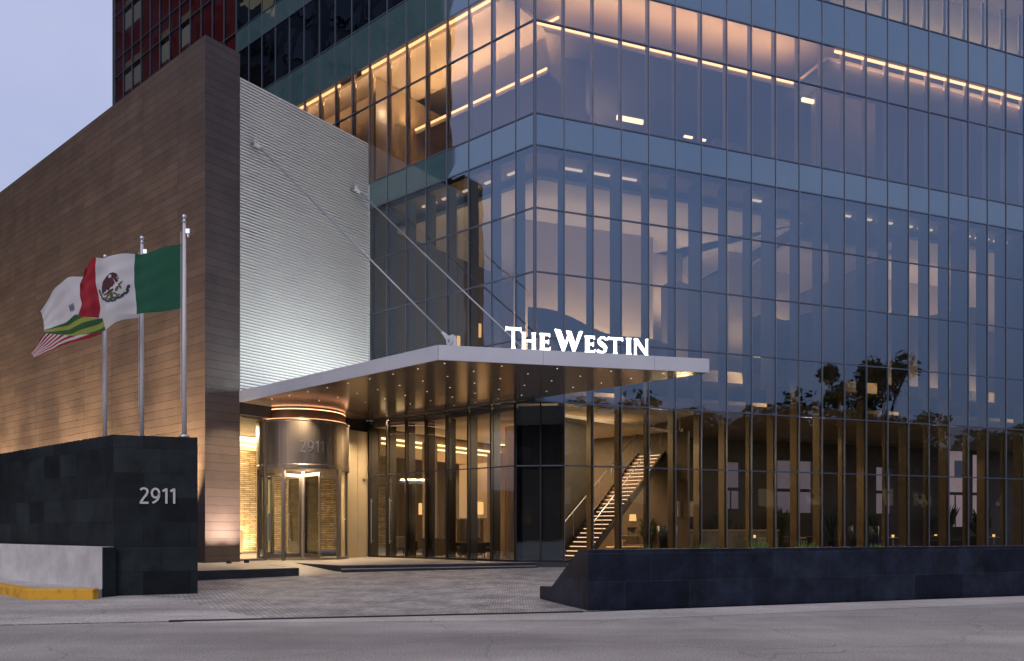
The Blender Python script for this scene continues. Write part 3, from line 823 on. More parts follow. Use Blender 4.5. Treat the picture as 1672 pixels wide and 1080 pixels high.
# stay rods
m_rod = M("stay_steel", (.36, .37, .40), .35, metal=.5)
def rod(p0, p1, lab):
    p0 = Vector(p0); p1 = Vector(p1); d = (p1 - p0).normalized()
    t = thing("stay_rod", lab, "tie rod", p1, "steel stays holding the canopy")
    L = (p1 - p0).length
    MB().tube(p0 + d * .35, p1 - d * .35, .027, n=10).build("rod", m_rod, t, smooth=True)
    m_ = MB(); mid = p0 + d * L * .42; m_.tube(mid - d * .10, mid + d * .10, .04, n=10); m_.build("turnbuckle", m_rod, t, smooth=True)
    for q, s in ((p0, 1), (p1, -1)):
        c = MB(); c.tube(q + d * s * .42, q + d * s * .20, .035, .06, 10)
        side = Vector((d.y, -d.x, 0)).normalized()
        for sd in (-1, 1):
            a = q + side * .04 * sd
            c.tube(a + side * .012 * sd, a - side * .012 * sd, .12, n=16)
            v = [a + d * s * .28 + Vector((0, 0, .045)), a + d * s * .28 - Vector((0, 0, .045)), a - Vector((0, 0, .1)), a + Vector((0, 0, .1))]
            c.add([tuple(x + side * .01) for x in v] + [tuple(x - side * .01) for x in v], [(0, 1, 2, 3), (7, 6, 5, 4), (0, 4, 5, 1), (1, 5, 6, 2), (2, 6, 7, 3), (3, 7, 4, 0)])
        c.build("clevis", m_polew, t)
        c = MB(); c.tube(q + side * .09, q - side * .09, .04, n=12); c.build("pin", m_steel, t)
    hz = Vector((d.x, d.y, 0)).normalized(); side = Vector((hz.y, -hz.x, 0))
    c = MB()   # lug on the canopy: rounded plate
    prof = [(-.12, -.18), (.22, -.18), (.22, -.02), (.18, .10), (.08, .16), (-.04, .14), (-.12, .06)]
    vs = [tuple(p1 + hz * a + Vector((0, 0, b)) + side * .018) for a, b in prof] + [tuple(p1 + hz * a + Vector((0, 0, b)) - side * .018) for a, b in prof]
    n = len(prof)
    c.add(vs, [tuple(range(n)), tuple(range(n, 2 * n))[::-1]] + [(i, n + i, n + (i + 1) % n, (i + 1) % n) for i in range(n)])
    c.build("lug", m_polew, t)
    c = MB(); c.tube(p0 - hz * .25, p0 - hz * .05, .10, n=14); c.tube(p0 - hz * .06, p0 + hz * .06, .03, n=8)
    for i in range(5):
        an = R(-90 + i * 45); o_ = Vector((0, 0, cos(an) * .11)) + side * (sin(an) * .11)
        c.tube(p0 - hz * .10 + o_, p0 + hz * .02 + o_, .022, n=8)
    c.build("wall_anchor", m_steel, t)
rod((-9.149 + .16, 26.58 - .13, 15.0), (-1.62, 19.93, 6.45), "long white steel stay from louvres down to the canopy front corner")
rod((-6.37 + .16, 30.07 - .13, 15.0), (1.05, 23.55, 6.45), "second white steel stay running down behind the glowing sign letters")

# ------------------------------------------------------------------ revolving door
DC = PW(4.2, .4); DCx, DCy = DC
rv = thing("revolving_door", "round bronze revolving door with number 2911 on its drum", "door", V3(DC, ZP))
RDm = 1.72
MB().lathe(DC, [(0, 3.66), (RDm, 3.66), (RDm, 3.80), (RDm - .02, 3.82), (RDm - .02, 5.36), (RDm, 5.38), (RDm, 5.44), (RDm - .10, 5.45), (0, 5.45)], 72).build("drum", m_drum, rv, smooth=False)
MB().lathe(DC, [(RDm - .13, 5.465), (RDm - .05, 5.465)], 64).build("ring_light", e_copper, rv)
MB().lathe(DC, [(RDm - .155, 5.80), (RDm - .155, 5.83)], 64).build("ring_light", e_copper, rv)
MB().lathe(DC, [(RDm - .16, 5.45), (RDm - .16, 5.875)], 64).build("neck", M("copper_neck", (.26, .17, .12), .35, metal=.7), rv)
w = MB()
for a in (R(-118), R(-52) - pi * .0, R(128), R(62)):
    pass
FA = atan2(-DCy, -DCx)   # towards the street viewpoint
for a in (FA - R(70) + R(25), FA + R(75)):
    pass
post_ang = [R(-99), R(-150), R(-25), R(90), R(150), R(30)]
for a in post_ang:
    p = DC + Vector((cos(a), sin(a))) * (RDm - .06)
    q = MB(); q.box(p, Vector((cos(a), sin(a))), Vector((-sin(a), cos(a))), -.05, .05, -.06, .06, ZP, 3.66); q.build("post", m_door, rv)
for a0, a1 in ((R(150), R(210)), (R(-25), R(28))):
    MB().lathe(DC, [(RDm - .06, ZP + .05), (RDm - .06, 3.66)], 16, a0=a0, a1=a1).build("curved_glass", m_glassc, rv, smooth=True)
    q = MB(); q.lathe(DC, [(RDm - .02, ZP), (RDm - .02, ZP + .10), (RDm - .10, ZP + .10), (RDm - .10, ZP)], 16, a0=a0, a1=a1); q.build("bottom_rail", m_door, rv)
MB().tube(V3(DC, ZP), V3(DC, 3.66), .045, n=12).build("shaft", m_steel, rv)
for a in (R(-52), R(38), R(128), R(218)):
    d = Vector((cos(a), sin(a))); nn = Vector((-sin(a), cos(a)))
    lf = MB(); lf.box(DC, d, nn, .08, .17, -.025, .025, ZP + .06, 3.55); lf.box(DC, d, nn, 1.45, 1.55, -.025, .025, ZP + .06, 3.55)
    lf.box(DC, d, nn, .17, 1.45, -.025, .025, ZP + .06, ZP + .22); lf.box(DC, d, nn, .17, 1.45, -.025, .025, 3.44, 3.55)
    l = lf.build("door_leaf", m_door, rv)
    MB().box(DC, d, nn, .17, 1.45, -.006, .006, ZP + .22, 3.44).build("pane", m_glassc, l)
    h = MB()
    h.tube(V3(DC + d * 1.30 + nn * .07, 1.0), V3(DC + d * 1.30 + nn * .07, 2.1), .018, n=8)
    for zz in (1.05, 2.05): h.tube(V3(DC + d * 1.30 + nn * .0, zz), V3(DC + d * 1.30 + nn * .07, zz), .012, n=6)
    h.build("handle", m_steel, l)
q = MB(); q.disc(DC, RDm - .12, ZP + .012, 40); q.build("floor_mat", M("entrance_mat", (.10, .09, .08), .9), rv)
ang0 = R(-79)
def fd(x, z, d):
    a = ang0 + (x) / RDm
    r = RDm - .018 + d
    return (DCx + r * cos(a), DCy + r * sin(a), 4.25 + z)
digits(rv, fd, .42, m_steel, w=.085, th=.012)
area("drum_fill_light", V3(DC, 3.64), (0, 0, -1), (1, 0, 0), 1.2, 1.2, 330, (1, .7, .4), rv)  # fill lamp added to brighten the inside of the drum

# ------------------------------------------------------------------ glass tower facade
tw = thing("glass_hotel_tower", "large blue glass hotel tower with lit rooms and glazed lobby", "building", V3(C, 0))
TOPZ = [22.07]
z = 22.07
bands = []
rows_sp = [(14.48, 15.55), (20.40, 22.07)]
rows_win = [(15.55, 18.70), (18.70, 20.40)]
for k in range(12):
    rows_win.append((z, z + 2.58)); rows_sp.append((z + 2.58, z + 3.63)); z += 3.63
ZTOP = z
lowrows = [(.34, 3.653), (3.653, 5.805)]
midrows = [(5.805, 7.98), (7.98, 10.19), (10.19, 12.35), (12.35, 14.48)]
NL = 28; NRb = 36
wl_ = [0, B0] + [B0 + BW * i for i in range(1, NL + 1)]
tr_ = [RB * i for i in range(NRb + 1)]
cells = []   # (side, p0, p1, z0, z1, kind)
def prj(p, z):
    return (836 + 1232 * p[0] / p[1], 863 - 1232 * (z - 1.5) / p[1])
def score(p0, p1, z0, z1):
    xs_ = [min(1672, max(0, prj(p, 0)[0])) for p in (p0, p1)]
    ys_ = [min(1080, max(0, prj(p0, zz)[1])) for zz in (z0, z1)]
    return abs(xs_[0] - xs_[1]) * abs(ys_[0] - ys_[1])
for i in range(len(wl_) - 1):
    a, b = PL(wl_[i]), PL(wl_[i + 1]); hid = wl_[i] > 8.3
    for (z0, z1) in rows_win: cells.append(('L', a, b, z0, z1, 'Q' if i >= 17 else ('D' if z0 > 22 else 'G'), i))
    for (z0, z1) in rows_sp:
        if not (hid and z0 < 15): cells.append(('L', a, b, z0, z1, 'S' if i < 4 else ('T' if i < 17 else 'Q'), i))
    if not hid:
        for (z0, z1) in midrows: cells.append(('L', a, b, z0, z1, 'G', i))
        if i > 0:
            for (z0, z1) in lowrows: cells.append(('L', a, b, z0, z1, 'B' if i == 1 and 0 else 'K', i))
for i in range(NRb):
    a, b = PR_(tr_[i]), PR_(tr_[i + 1])
    for (z0, z1) in rows_win: cells.append(('R', a, b, z0, z1, 'G', i))
    for (z0, z1) in rows_sp: cells.append(('R', a, b, z0, z1, 'S', i))
    for (z0, z1) in midrows: cells.append(('R', a, b, z0, z1, 'G', i))
    if i > 0:
        for (z0, z1) in lowrows: cells.append(('R', a, b, z0, z1, 'K', i))
for (z0, z1) in lowrows: cells.append(('X', PL(B0), PR_(RB), z0, z1, 'K', 0))
mats_of = {'G': m_glass, 'D': m_glassd, 'S': m_spand, 'T': m_spandt, 'K': m_glassl, 'Q': m_glassq}
def pane(mb, c, mi=0):
    a, b = c[1], c[2]
    d = (b - a).normalized(); nrm = Vector((-d.y, d.x))
    if nrm.y > 0: nrm = -nrm
    r = lambda: random.uniform(-.0035, .0035)
    e = .02
    P = [(a + d * e + nrm * r(), c[3] + .02), (b - d * e + nrm * r(), c[3] + .02), (b - d * e + nrm * r(), c[4] - .02), (a + d * e + nrm * r(), c[4] - .02)]
    if d.x < 0: P = P[::-1]
    mb.quad(*[V3(p, z) for p, z in P], mi)
for kinds, nm in ((('G', 'D', 'K', 'Q'), "glass_pane"), (('S', 'T'), "spandrel_panel")):
    L_ = [c for c in cells if c[5] in kinds]
    L_.sort(key=lambda c: -score(c[1], c[2], c[3], c[4]))
    for c in L_[:100]:
        mb = MB(); pane(mb, c); mb.build(nm, mats_of[c[5]], tw)
    rest = MB(); order = list(kinds)
    for c in L_[100:]: pane(rest, c, order.index(c[5]))
    rest.build(nm, [mats_of[x] for x in order], tw, kind='stuff')
# mullions and transoms: thin caps standing proud of the glass
def bar(p, d, nrm, hw, proud, z0, z1, mb=None, mi=0):
    mb = mb or MB(); mb.box(p, d, nrm, -hw, hw, -.06, proud, z0, z1, mi); return mb
nL = -V; nRo = -NR
for i, x in enumerate(wl_[1:], 1):
    lo = 5.80 if x < 8.3 else 15.55
    mb = bar(PL(x), U, nL, .014, .025, lo, ZTOP); bar(PL(x), U, nL, .007, .034, lo, ZTOP, mb, 1)
    mb.build("mullion", [m_mull, m_mulllight], tw)
    if 1 <= i and x < 8.3:
        bar(PL(x), U, nL, .03 , .06, ZP, 5.80).build("mullion", m_mulld, tw)
for i, x in enumerate(tr_):
    if i == 0:
        mb = MB(); mb.prism([tuple(C + nL * .05 + U * .03), tuple(C + nL * .05 - U * .02), tuple(C + nRo * .05), tuple(C + RR * .04 + nRo * .05), tuple(C + V * .12)], 5.80, ZTOP)
        mb.build("corner_mullion", m_mull, tw); continue
    mb = bar(PR_(x), RR, nRo, .014, .028, ZP, ZTOP); bar(PR_(x), RR, nRo, .007, .040, ZP, ZTOP, mb, 1)
    mb.build("mullion", [m_mull, m_mulllight], tw)
zs = sorted({z for r in rows_win + rows_sp for z in r})
for z in zs + [5.805, 7.98, 10.19, 12.35, 3.653]:
    mb = MB()
    wmax = 8.38 if z < 15 else wl_[-1]
    w0 = 0 if z > 5.7 else B0
    mb.box(C, U, nL, w0, wmax, -.05, .026, z - .022, z + .022)
    mb.box(C, RR, nRo, 0 if z > 5.7 else RB, tr_[-1], -.05, .026, z - .022, z + .022)
    if z < 5.7:
        q = PL(B0); q2 = PR_(RB); d = (q2 - q).normalized(); mb.box(q, d, Vector((d.y, -d.x)), 0, (q2 - q).length, -.05, .026, z - .022, z + .022)
    mb.build("transom", m_mull, tw)
# bottom and head frames of the ground floor
q = PL(B0); q2 = PR_(RB); d = (q2 - q).normalized(); dn = Vector((d.y, -d.x)); dl = (q2 - q).length
mb = MB()
for (o_, ax, ay, a0, a1) in ((PL(B0), U, nL, 0, 8.38 - B0), (q, d, dn, 0, dl), (PR_(RB), RR, nRo, 0, tr_[-1])):
    mb.box(o_, ax, ay, a0, a1, -.05, .05, ZP, ZP + .07)
mb.build("sill", m_mulld, tw)
mb = MB(); bar(q, d, dn, .035, .05, ZP, 5.8, mb); bar(q + d * .86, d, dn, .025, .05, ZP, 5.8, mb); mb.build("corner_post", m_mulld, tw)
# soffit closing the chamfer above the cut corner
MB().prism([tuple(PL(B0)), tuple(C), tuple(PR_(RB))], 5.79, 5.87).build("corner_soffit", m_slab, tw)
# dark sheet added behind the cut corner glass to stand for the dark interior
MB().box(q + Vector((-dn.x, -dn.y)) * .25, d, -dn, .05, dl - .12, 0, .06, ZP, 5.75).build("dark_sheet", m_dark, tw)

# floor plates, ceilings
def plate(name, poly, z0, z1, mat): return MB().prism([tuple(p) for p in poly], z0, z1).build(name, mat, tw)
fl = [PL(8.4, .02), PL(B0, .02), PR_(RB, .02), PR_(40, .02), PR_(40, 12.2), PR_(9, 12.2), PL(-1, 14), PL(8.4, 12)]
plate("floor_slab", fl, .05, ZP + .002, m_floor)
plate("floor_slab", footprint(.12, 14, 14, 8.4), 14.30, 14.46, m_ceild)
plate("floor_slab", footprint(.12, 14, 14, 31), 15.0, 15.5, m_ceild)
plate("floor_slab", footprint(.10, 14, 14, 31), 21.4, 21.9, m_ceil)
z = 22.07
for k in range(12):
    plate("floor_slab", footprint(.10, 12, 12, 31), z + 2.65, z + 3.2, m_ceild); z += 3.63
plate("roof", footprint(.0, 14, 14, 31), ZTOP, ZTOP + .4, m_slab)
# ground floor back wall with rear openings
def wallseg(o, ax, t0, t1, z0, z1, mat, name="back_wall", th=.2):
    return MB().box(o, ax, Vector((-ax.y, ax.x)), t0, t1, 0, th, z0, z1).build(name, mat, tw)
BK = PR_(0, 12)
opens = [(15.6, 16.9, 2.6, 5.2), (19.4, 21.9, 2.4, 5.4), (26.6, 27.8, 2.4, 5.2), (32.0, 33.8, 1.6, 6.4), (34.4, 35.2, 2.0, 6.2)]
t = 0
for (a, b, z0, z1) in opens:
    wallseg(BK, RR, t, a, ZP, 7.4, m_wallb); wallseg(BK, RR, a, b, ZP, z0, m_wallb); wallseg(BK, RR, a, b, z1, 7.4, m_wallb); t = b
wallseg(BK, RR, t, 40, ZP, 7.4, m_wallb)
plate("ceiling", [corner(1.9) + RR * .0, PR_(40, 1.9), PR_(40, 12), PR_(0, 12), PL(1.0, 11)], 6.45, 6.6, m_ceild)
mb = MB(); mb.prism([tuple(PR_(.5, 3.6)), tuple(PR_(8.6, 3.6)), tuple(PR_(8.6, 11.9)), tuple(PR_(.5, 11.9))], 6.30, 6.44); mb.build("ceiling", m_ceil, tw)
# mezzanine and tall gallery
plate("mezzanine_floor", [corner(2.2), PR_(40, 2.2), PR_(40, 12), PR_(0, 12), PL(8.3, 11), PL(8.3, 2.2)], 7.4, 7.85, m_ceild)
plate("ceiling", [PL(8.3, 1.3), corner(1.3), PR_(12.2, 1.3), PR_(12.2, 13), PR_(3, 13), PL(8.3, 12.5)], 13.95, 14.1, m_ceil)
plate("ceiling", [PR_(12.2, 1.5), PR_(17.2, 1.5), PR_(17.2, 13), PR_(12.2, 13)], 13.3, 13.45, m_walll)
plate("ceiling", [PR_(17.2, 1.3), PR_(40, 1.3), PR_(40, 13), PR_(17.2, 13)], 13.95, 14.1, m_ceil)
wallseg(PR_(0, 11.5), RR, 0, 40, 7.85, 14.0, m_galw)
MB().box(PL(0, 11), U, V, 0, 8.3, 0, .2, 7.85, 14.0).build("back_wall", m_galw, tw)
MB().box(PL(8.30, .2), V, U, 0, 12, 0, .1, 5.6, 14.3).build("side_wall", m_galw, tw)
MB().box(PR_(17.0, 2.4), RR, NR, 0, .3, 0, 9, 7.85, 13.9).build("side_wall", m_galw, tw)
MB().box(PR_(12.0, 3.4), RR, NR, 0, .3, 0, 8, 7.85, 13.2).build("side_wall", m_galw, tw)
# bulkheads hanging on the mezzanine that hide the wall washers
for (t0, t1, dd, zz) in ((1.0, 11.8, 7.5, 10.4), (12.6, 16.8, 6.0, 10.9), (17.6, 38, 6.5, 10.8)):
    MB().box(PR_(t0, dd), RR, NR, 0, t1 - t0, 0, .25, 7.85, zz).build("bulkhead", m_galw, tw)
    area("gallery_wash", V3(PR_((t0 + t1) / 2, dd + .9), zz - .3), (NR.x * .5, NR.y * .5, 1), V3(RR, 0), t1 - t0 - .4, .3, 8 * (t1 - t0), (1, .68, .42), tw)
area("gallery_fill", V3(PR_(5, 3.4), 8.1), (NR.x*.3, NR.y*.3, 1), V3(RR, 0), 8, .4, 170, (1, .74, .5), tw)
area("gallery_fill", V3(PR_(23, 3.4), 8.1), (NR.x*.3, NR.y*.3, 1), V3(RR, 0), 9, .4, 120, (1, .74, .5), tw)
area("gallery_fill", V3(PL(4, 3.4), 8.1), (0, 0, 1), V3(U, 0), 5, .4, 120, (1, .70, .36), tw)
# glowing bulkheads of the gallery: sloping top edge, cream reflector added behind to catch the light between
for (t0, t1, dd, za, zb, pw_) in ((.9, 7.2, 3.0, 9.9, 8.8, 75), (11.2, 14.6, 3.3, 10.5, 10.9, 60), (17.3, 25.5, 4.0, 11.3, 12.4, 120), (7.6, 10.6, 4.6, 11.9, 12.6, 40)):
    n_ = 10; top_ = [(t0 + (t1 - t0) * k / n_, za + (zb - za) * k / n_ + .16 * sin(k * .9)) for k in range(n_ + 1)]
    mb = MB()
    for k in range(n_):
        (ta, z1_), (tb, z2_) = top_[k], top_[k + 1]
        A, B, A2, B2 = PR_(ta, dd), PR_(tb, dd), PR_(ta, dd + .12), PR_(tb, dd + .12)
        mb.add([V3(A, 7.86), V3(B, 7.86), V3(B, z2_), V3(A, z1_), V3(A2, 7.86), V3(B2, 7.86), V3(B2, z2_), V3(A2, z1_)], [(0, 1, 2, 3), (7, 6, 5, 4), (3, 2, 6, 7)])
    mb.build("bulkhead", m_galw, tw)
    MB().box(PR_(t0, dd + 1.7), RR, NR, 0, t1 - t0, 0, .12, 7.86, 13.94).build("gallery_reflector", m_walll, tw)
    area("gallery_wash", V3(PR_((t0 + t1) / 2, dd + .5), min(za, zb) - .5), (NR.x * .8, NR.y * .8, 1), V3(RR, 0), t1 - t0 - .3, .15, pw_, (1, .70, .46), tw)
# linear fittings close to the glass under the spandrel
for i in list(range(1, 4)) + [8, 12, 13, 14, 15, 16, 18, 19, 20]:
    a = PR_(tr_[i] + .25, .7); MB().box(a, RR, NR, 0, .75, 0, .10, 14.20, 14.25).build("linear_light", emis("dim_linear_light", (1, .78, .55), .85) if i == 1 else bpy.data.materials["dim_linear_light"], tw)
for i in range(1, 6):
    a = PL(wl_[i] + .2, .7); MB().box(a, U, V, 0, .75, 0, .10, 14.20, 14.25).build("linear_light", bpy.data.materials["dim_linear_light"], tw)
# fins behind the glass
for i, x in enumerate(tr_[1:26], 1):
    MB().box(PR_(x, .08), RR, NR, -.05, .05, 0, (.22 if i % 4 == 0 else .38) if i < 13 or i % 2 else .16, ZP, 6.9).build("fin", m_fin, tw)
    MB().box(PR_(x, .08), RR, NR, -.04, .04, 0, .42 if i % 3 else .75, 6.9, 14.28).build("fin", M("unlit_fin", (.11, .12, .16), .6) if i == 1 else bpy.data.materials["unlit_fin"], tw)  # same fins above the lobby, their unlit look put into a darker colour
    MB().box(PR_(x, .08), RR, NR, -.02, .02, 0, .16, 15.5, 21.4).build("window_post", m_finp, tw)
for i, x in enumerate(wl_[1:9], 1):
    MB().box(PL(x, .08), U, V, -.04, .04, 0, .42, 5.9, 14.28).build("fin", bpy.data.materials["unlit_fin"], tw)
    MB().box(PL(x, .08), U, V, -.045, .045, 0, .36, ZP, 5.6).build("fin", m_mulld, tw)
for i, x in enumerate(wl_[1:20], 1):
    MB().box(PL(x, .08), U, V, -.02, .02, 0, .14, 15.5, 20.9).build("window_post", m_finp, tw)
# amenity floor: perimeter recess and dropped soffits with coves
plate("ceiling", [corner(2.3) , PR_(12.6, 2.3), PR_(12.6, 13), PR_(4, 13), corner(12)], 20.0, 20.2, m_ceil)
plate("ceiling", [PR_(12.6, .45), PR_(40, .45), PR_(40, 13), PR_(12.6, 13)], 20.15, 20.3, m_ceil)
mb = MB(); mb.box(PR_(0, 2.3), RR, nRo, .9, 12.5, .0, .05, 20.19, 20.27); mb.box(PL(0, 2.3), U, nL, .6, 1.2, 0, .05, 20.19, 20.27); mb.build("cove_light", e_cove, tw)
area("cove_wash", V3(PR_(6.7, 2.0), 20.2), (nRo.x * .5, nRo.y * .5, 1), V3(RR, 0), 11.4, .12, 180, (1, .52, .22), tw)
mb = MB(); mb.box(PR_(0, .10), RR, NR, 12.7, 39, 0, .06, 20.28, 20.37); mb.build("cove_light", e_cove, tw)
area("cove_wash", V3(PR_(22, .20), 19.95), (NR.x, NR.y, .8), V3(RR, 0), 18, .06, 70, (1, .56, .28), tw)
plate("ceiling", [PL(31, .4), PL(1.5, .4), PL(1.5, 3.0), PL(31, 3.0)], 20.35, 20.5, m_ceil)
plate("ceiling", [PL(8.6, 2.8), PL(1.5, 2.8), PL(2.5, 13), PL(8.6, 13)], 18.75, 18.9, m_ceil)
mb = MB(); mb.box(PL(0, 2.8), U, nL, 1.5, 8.6, 0, .05, 18.9, 18.97); mb.build("cove_light", e_cove, tw)
area("cove_wash", V3(PL(5, 2.4), 18.95), (nL.x * .3, nL.y * .3, 1), V3(U, 0), 7, .12, 160, (1, .56, .24), tw)
mb = MB(); mb.box(PL(0, .10), U, V, 2.0, 9.0, 0, .06, 20.28, 20.37); mb.box(PL(0, .10), U, V, 10.4, 15.5, 0, .06, 20.28, 20.37); mb.build("cove_light", e_cove, tw)
area("cove_wash", V3(PL(8, .20), 19.95), (V.x, V.y, .8), V3(U, 0), 12, .06, 90, (1, .56, .26), tw)
wallseg(PR_(0, 12.5), RR, 0, 40, 15.5, 20.2, m_walll)
MB().box(PL(8.7, .6), V, U, 0, 12, 0, .2, 15.5, 20.3).build("side_wall", m_walll, tw)
MB().box(PL(2.0, 7), U, V, 0, 6.7, 0, .2, 15.5, 18.75).build("side_wall", m_wood, tw)
MB().box(PL(9.5, 1.4), U, V, 0, 8, 0, .2, 15.5, 20.3).build("side_wall", m_walll, tw)
MB().box(PR_(13.6, 2.2), RR, NR, 0, 3.2, 0, .3, 15.5, 20.1).build("side_wall", m_walll, tw)
MB().box(PR_(2.6, 3.5), RR, NR, 0, .9, 0, .3, 15.5, 20.1).build("side_wall", m_walll, tw)
MB().box(PR_(10.8, 5.5), RR, NR, 0, 1.6, 0, .3, 15.5, 19.2).build("side_wall", m_walll, tw)
area("room_light", V3(PR_(6, 6), 19.9), (0, 0, -1), V3(RR, 0), 3, 2, 30, (1, .74, .52), tw)
area("room_light", V3(PR_(18, 5), 20.0), (0, 0, -1), V3(RR, 0), 5, 2, 70, (1, .74, .55), tw)
area("room_light", V3(PL(5, 4.5), 18.7), (0, 0, -1), V3(U, 0), 4, 1.5, 60, (1, .62, .32), tw)
point("pendant_glow", V3(PL(8.4, 1.0), 18.9), 16, (1, .75, .5), .06, tw)
mb = MB()
for (t0, t1, dd, z0, z1) in ((5.1, 6.3, 3.9, 18.25, 18.42), (8.2, 8.6, 3.8, 18.0, 18.07), (8.9, 9.25, 3.8, 18.0, 18.06), (13.0, 14.3, 2.3, 19.6, 19.75)):
    mb.box(PR_(t0, dd), RR, NR, 0, t1 - t0, 0, .1, z0, z1)
mb.build("bar_light", emis("bar_light", (1, .72, .42), 2.4), tw)
# next floor up, lit curtain strips on the right
MB().box(PR_(13.5, 1.3), RR, NR, 0, 26, 0, .2, 21.9, 24.7).build("side_wall", m_walll, tw)
for i, x in enumerate(tr_[14:26], 14):
    MB().box(PR_(x - .16, .12), RR, NR, 0, .14, 0, .06, 21.95, 24.0).build("curtain", m_walll, tw)
area("room_light", V3(PR_(19, .55), 22.2), (NR.x * .25, NR.y * .25, 1), V3(RR, 0), 11, .2, 130, (1, .76, .42), tw)
# added backing; the dark of unlit tower rooms is in its colour
MB().box(PL(0.6, 2.5), U, V, 0, 17, 0, .2, 21.95, ZTOP - .2).build("dark_room_backing", M("dim_room_wall", (.06, .06, .07), .8), tw)
MB().box(PR_(.6, 3), RR, NR, 0, 12.8, 0, .2, 21.95, ZTOP - .2).build("dark_room_backing", bpy.data.materials["dim_room_wall"], tw)
MB().box(PR_(13.5, 2), RR, NR, 0, 26, 0, .2, 25.0, ZTOP - .2).build("dark_room_backing", bpy.data.materials["dim_room_wall"], tw)
# red panels of the far bays
z = 15.55; pal = MB(); rdm = MB()
fz = [(15.6, 22.0)] + [(22.07 + 3.63 * k, 22.07 + 3.63 * k + 3.6) for k in range(12)]
for i in range(17, len(wl_) - 1):
    for k, (z0, z1) in enumerate(fz):
        a = PL(wl_[i] + .03, .09); L_ = wl_[i + 1] - wl_[i] - .06
        palec = (i in (26, 27) ) or (i == 21 and k > 1) or (i in (23, ) and k % 3 == 2)
        if palec:
            rdm.box(a, U, V, 0, L_, 0, .03, z0, z0 + (z1 - z0) * .38); rdm.box(a, U, V, 0, L_, 0, .03, z0 + (z1 - z0) * .86, z1)
            pal.box(a, U, V, 0, L_, 0, .03, z0 + (z1 - z0) * .39, z0 + (z1 - z0) * .66)
        else: rdm.box(a, U, V, 0, L_, 0, .03, z0, z1)
rdm.build("red_cladding", m_red, tw); pal.build("roller_blind", m_pale, tw)
MB().box(PL(wl_[-1]), U, V, 0, .25, -.05, 12, 15, ZTOP).build("end_wall", m_mull, tw)
# lounge: cove running along the line of the entrance wall, back wall, panels, curtains
MB().box(PW(S_F + .5, -.05), V, U, 0, 9.5, 0, .25, 4.5, 5.6).build("bulkhead", m_ceild, tw)
mb = MB(); mb.box(PW(S_F + .6, -.10), V, U, 0, 9, 0, .04, 5.18, 5.26); mb.box(PW(S_F + .6, -.10), V, U, 0, 9, 0, .04, 4.98, 5.05); mb.build("cove_light", e_covey, tw)
plate("ceiling", [PL(8.3, .1), PL(B0 + .1, .1), PL(-.5, 9.4), PL(18, 9.4), PL(18, .6), PL(8.3, .6)], 5.60, 5.72, m_ceil)
MB().box(PL(18.2, 9), -U, V, 0, 19.5, 0, .2, ZP, 5.6).build("back_wall", m_wallb, tw)
MB().box(PL(1.0, 3.0), V, U, 0, 2.2, 0, .2, ZP, 5.6).build("side_wall", m_wallb, tw)
MB().box(PL(6.4, 4.2), U, V, -.9, .9, 0, .2, 1.95, 4.3).build("wall_panel", m_walll, tw)
def curtain(p, d, L_, z0, z1):
    mb = MB(); n = int(L_ / .05); nn = Vector((-d.y, d.x))
    vs = []
    for i in range(n + 1):
        q_ = p + d * (i * L_ / n) + nn * (.05 * sin(i * 1.9) + .02 * sin(i * .7))
        vs += [V3(q_, z0), V3(q_, z1)]
    mb.add(vs, [(2 * i, 2 * i + 2, 2 * i + 3, 2 * i + 1) for i in range(n)])
    return mb.build("curtain", m_curt, tw, smooth=True)
curtain(PL(5.0, 3.4), -U, 1.2, ZP, 4.6); curtain(PL(3.4, 2.6), -U, 1.3, ZP, 5.5); curtain(PL(8.0, 2.6), -U, .9, ZP, 5.2)
area("lounge_light", V3(PL(4.5, 5), 5.55), (0, 0, -1), V3(U, 0), 5, 3, 1050, (1, .64, .32), tw)
area("lounge_light", V3(PL(4.5, 1.2), 5.55), (V.x * .4, V.y * .4, -1), V3(U, 0), 6, .3, 60, (1, .64, .32), tw)
area("stair_light", V3(PR_(4.5, 7.5), 6.26), (0, 0, -1), V3(RR, 0), 5, 3, 130, (1, .64, .30), tw)
area("stair_light", V3(PR_(4.5, 11.4), 5.6), (-NR.x * .6, -NR.y * .6, 1), V3(RR, 0), 8, .1, 160, (1, .62, .25), tw)
for i in range(9):
    a = PR_(.9 + i * .9, 10.6); MB().box(a, RR, NR, 0, .28, 0, .12, 6.27, 6.296).build("ceiling_downlight", e_spot, tw)
for i in range(4):
    area("fin_light", V3(PR_(4.5 + 7 * i, 1.5), 6.42), (-.9, -.5, -1), V3(RR, 0), 6.5, .12, 190 if i < 2 else 100, (1, .74, .42), tw)
area("hall_light", V3(PR_(17, 6), 6.40), (0, 0, -1), V3(RR, 0), 12, 1.5, 150, (1, .80, .58), tw)
area("hall_light", V3(PR_(31, 6), 6.40), (0, 0, -1), V3(RR, 0), 10, 1.5, 80, (1, .76, .55), tw)
# long handles and frames of the glass doors beside the beige panel
for i in (7, 6):
    a = PL(wl_[i + 1] - .22, -.09)
    mb = MB(); mb.tube(V3(a, .9), V3(a, 2.7), .018, n=8)
    for zz in (1.0, 2.6): mb.tube(V3(a, zz), V3(a + V * .09, zz), .012, n=6)
    mb.build("door_handle", m_steel, tw)
